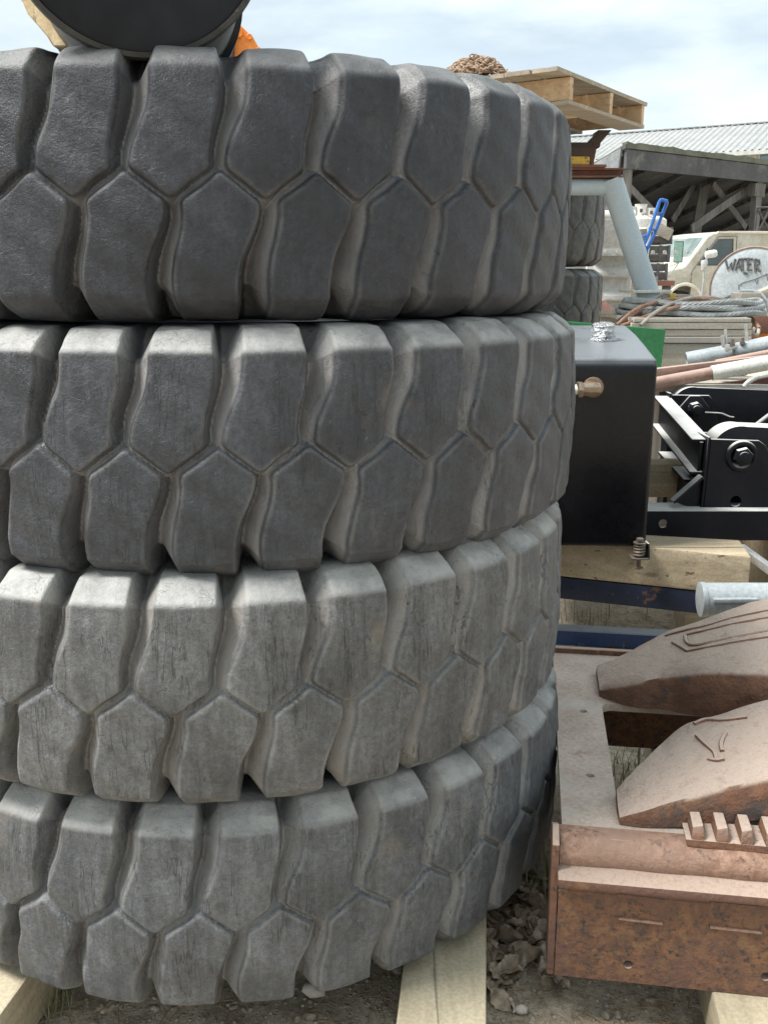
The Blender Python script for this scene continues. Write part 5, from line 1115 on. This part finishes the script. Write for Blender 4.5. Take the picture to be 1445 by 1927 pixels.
# dry leaves
def leaf_cloud(name, n, area, size, mat, label, seed, zt=lambda: 0.0):
    rnd = random.Random(seed); mb = MB(); tone = []
    for k in range(n):
        x, y = area(rnd); sz = rnd.uniform(*size); a_ = rnd.uniform(0, 6.3); tx_, ty_ = rnd.gauss(0, .38), rnd.gauss(0, .38); cu, cv = rnd.uniform(-1.2, 2.2), rnd.uniform(-1.5, 1.5)
        Mx = Matrix.Rotation(a_, 3, 'Z') @ Matrix.Rotation(tx_, 3, 'X') @ Matrix.Rotation(ty_, 3, 'Y'); base = Vector((x, y, ground_h(x, y) + sz*.18 + zt()*rnd.random()))
        nu, nv = 13, 9; pts = []
        for i in range(nu):
            u = i/(nu - 1)*2 - 1; wd_ = (1 - abs(u)**1.9)*(.62 + .07*math.sin(i*2.4 + k)) + .012
            for j in range(nv):
                v = (j/(nv - 1)*2 - 1)*wd_; zz = .34*cu*v*v*1.9 + .30*cv*u*u*.6 + .07*math.sin(u*7 + k) + .06*math.sin(v*9 + k*2) - .09*math.exp(-(v*9)**2) + .035*math.sin(abs(v)*22 + u*12)
                pts.append(base + Mx @ Vector((u*sz, v*sz, zz*sz)))
        mb.add(pts, [[i*nv + j, (i + 1)*nv + j, (i + 1)*nv + j + 1, i*nv + j + 1] for i in range(nu - 1) for j in range(nv - 1)]); tone += [rnd.random()]*(nu*nv)
    o = mb.build(name, mat, smooth=70); at = o.data.attributes.new('tone', 'FLOAT', 'POINT')
    if len(tone) == len(o.data.vertices): at.data.foreach_set('value', tone)
    return tag(o, label, kind='stuff')
def a1(r):
    while True:
        px, py = r.uniform(905, 1062), r.gauss(1765, 62)
        if 1560 < py < 1915:
            p = gpt(px, py); return p.x, p.y
leaf_cloud('leaf_litter', 150, a1, (.020, .037), M['dry_leaf'], 'curled dry leaves piled between the tires and the rusty frame', 5, lambda: .035)
leaf_cloud('fallen_leaves', 26, lambda r: (r.uniform(-.9, .9), r.uniform(1.42, 1.75)), (.012, .026), M['dry_leaf'], 'a few dry leaves strewn on the dirt in front', 9)
o = MB().tube([Yp(428, 1772, 1.66), Yp(424, 1785, 1.65), Yp(430, 1795, 1.65)], [.004, .010, .002], 6).build('curled_leaf', M['rust_cable']); tag(o, 'curled reddish leaf stuck between lugs of the bottom tire', 'leaf')
# needles
mb = MB()
for k in range(620):
    x, y = (rnd.uniform(-.75, 1.1), rnd.uniform(1.4, 1.95)) if rnd.random() < .7 else (rnd.gauss(.56, .16), rnd.gauss(1.62, .06)); a_ = rnd.uniform(0, 6.3); ln = rnd.uniform(.03, .075); z_ = ground_h(x, y) + rnd.uniform(.001, .012)
    d = Vector((math.cos(a_), math.sin(a_), rnd.gauss(0, .12)))*ln; p = Vector((x, y, z_)); mb.tube([p - d*.5, p + Vector((0, 0, .003)), p + d*.5], .0008, 3)
o = mb.build('pine_needles', M['needle']); tag(o, 'dry pine needles strewn over the dirt', kind='stuff')
# grass
mb = MB()
def tuft(cx_, cy_, n_, spread, h0, h1):
    for k in range(n_):
        x, y = cx_ + rnd.gauss(0, spread), cy_ + rnd.gauss(0, spread); h = rnd.uniform(h0, h1); a_ = rnd.uniform(0, 6.3); ln = rnd.uniform(.15, .8)*h; w_ = rnd.uniform(.0012, .0022)
        b = Vector((x, y, ground_h(x, y) - .004)); d = Vector((math.cos(a_), math.sin(a_), 0)); s_ = Vector((-d.y, d.x, 0))*w_
        p1, p2 = b + d*ln*.35 + Vector((0, 0, h*.6)), b + d*ln + Vector((0, 0, h))
        mb.add([b - s_, b + s_, p1 + s_*.8, p1 - s_*.8, p2], [[0, 1, 2, 3], [3, 2, 4]])
for px, py, n_, sp_, h0, h1 in ((85, 1895, 60, .03, .03, .09), (60, 1905, 30, .02, .03, .10), (1200, 1430, 40, .06, .03, .10), (1180, 1470, 36, .05, .03, .09), (1000, 1660, 60, .04, .04, .14), (1030, 1640, 40, .03, .03, .12), (1110, 1160, 12, .10, .05, .2), (1080, 1175, 14, .06, .05, .22), (1160, 1165, 16, .15, .03, .10), (1000, 1560, 40, .05, .03, .1), (1430, 1060, 60, .25, .03, .12), (1280, 1090, 60, .3, .03, .12)):
    p = gpt(px, py); tuft(p.x, p.y, n_, sp_, h0, h1)
for k in range(40): tuft(rnd.uniform(-2, 6), rnd.uniform(4.6, 9), 12, .08, .03, .12)
o = mb.build('grass', M['dry_grass']); tag(o, 'thin half-dry grass in the dirt', kind='stuff')
p = gpt(592, 1870); pv = [p + Vector((v.x*.030, v.y*.024, v.z*.013 + .012))*1.0 if False else Vector((p.x, p.y, 0)) + Vector((v.x*.030, v.y*.022, v.z*.014 + .010))*(1 + .25*mnoise.noise(v*1.3)) for v in iv]
o = MB().add(pv, ifc).build('pale_stone', M['stone'], smooth=60); tag(o, 'flat pale stone on the dirt below the bottom tire', 'stone')
for px, py, s_, lab in ((1220, 1900, .016, 'round grey pebble on the dirt left of the frame timber'),):
    p = gpt(980, 1902); o = MB().add([Vector((p.x, p.y, .004)) + Vector((v.x*.017, v.y*.013, v.z*.011))*(1 + .2*mnoise.noise(v*1.7)) for v in iv], ifc).build('pebble', M['stone'], smooth=60); tag(o, 'rounded pebble beside the pale timber near the leaves', 'stone')
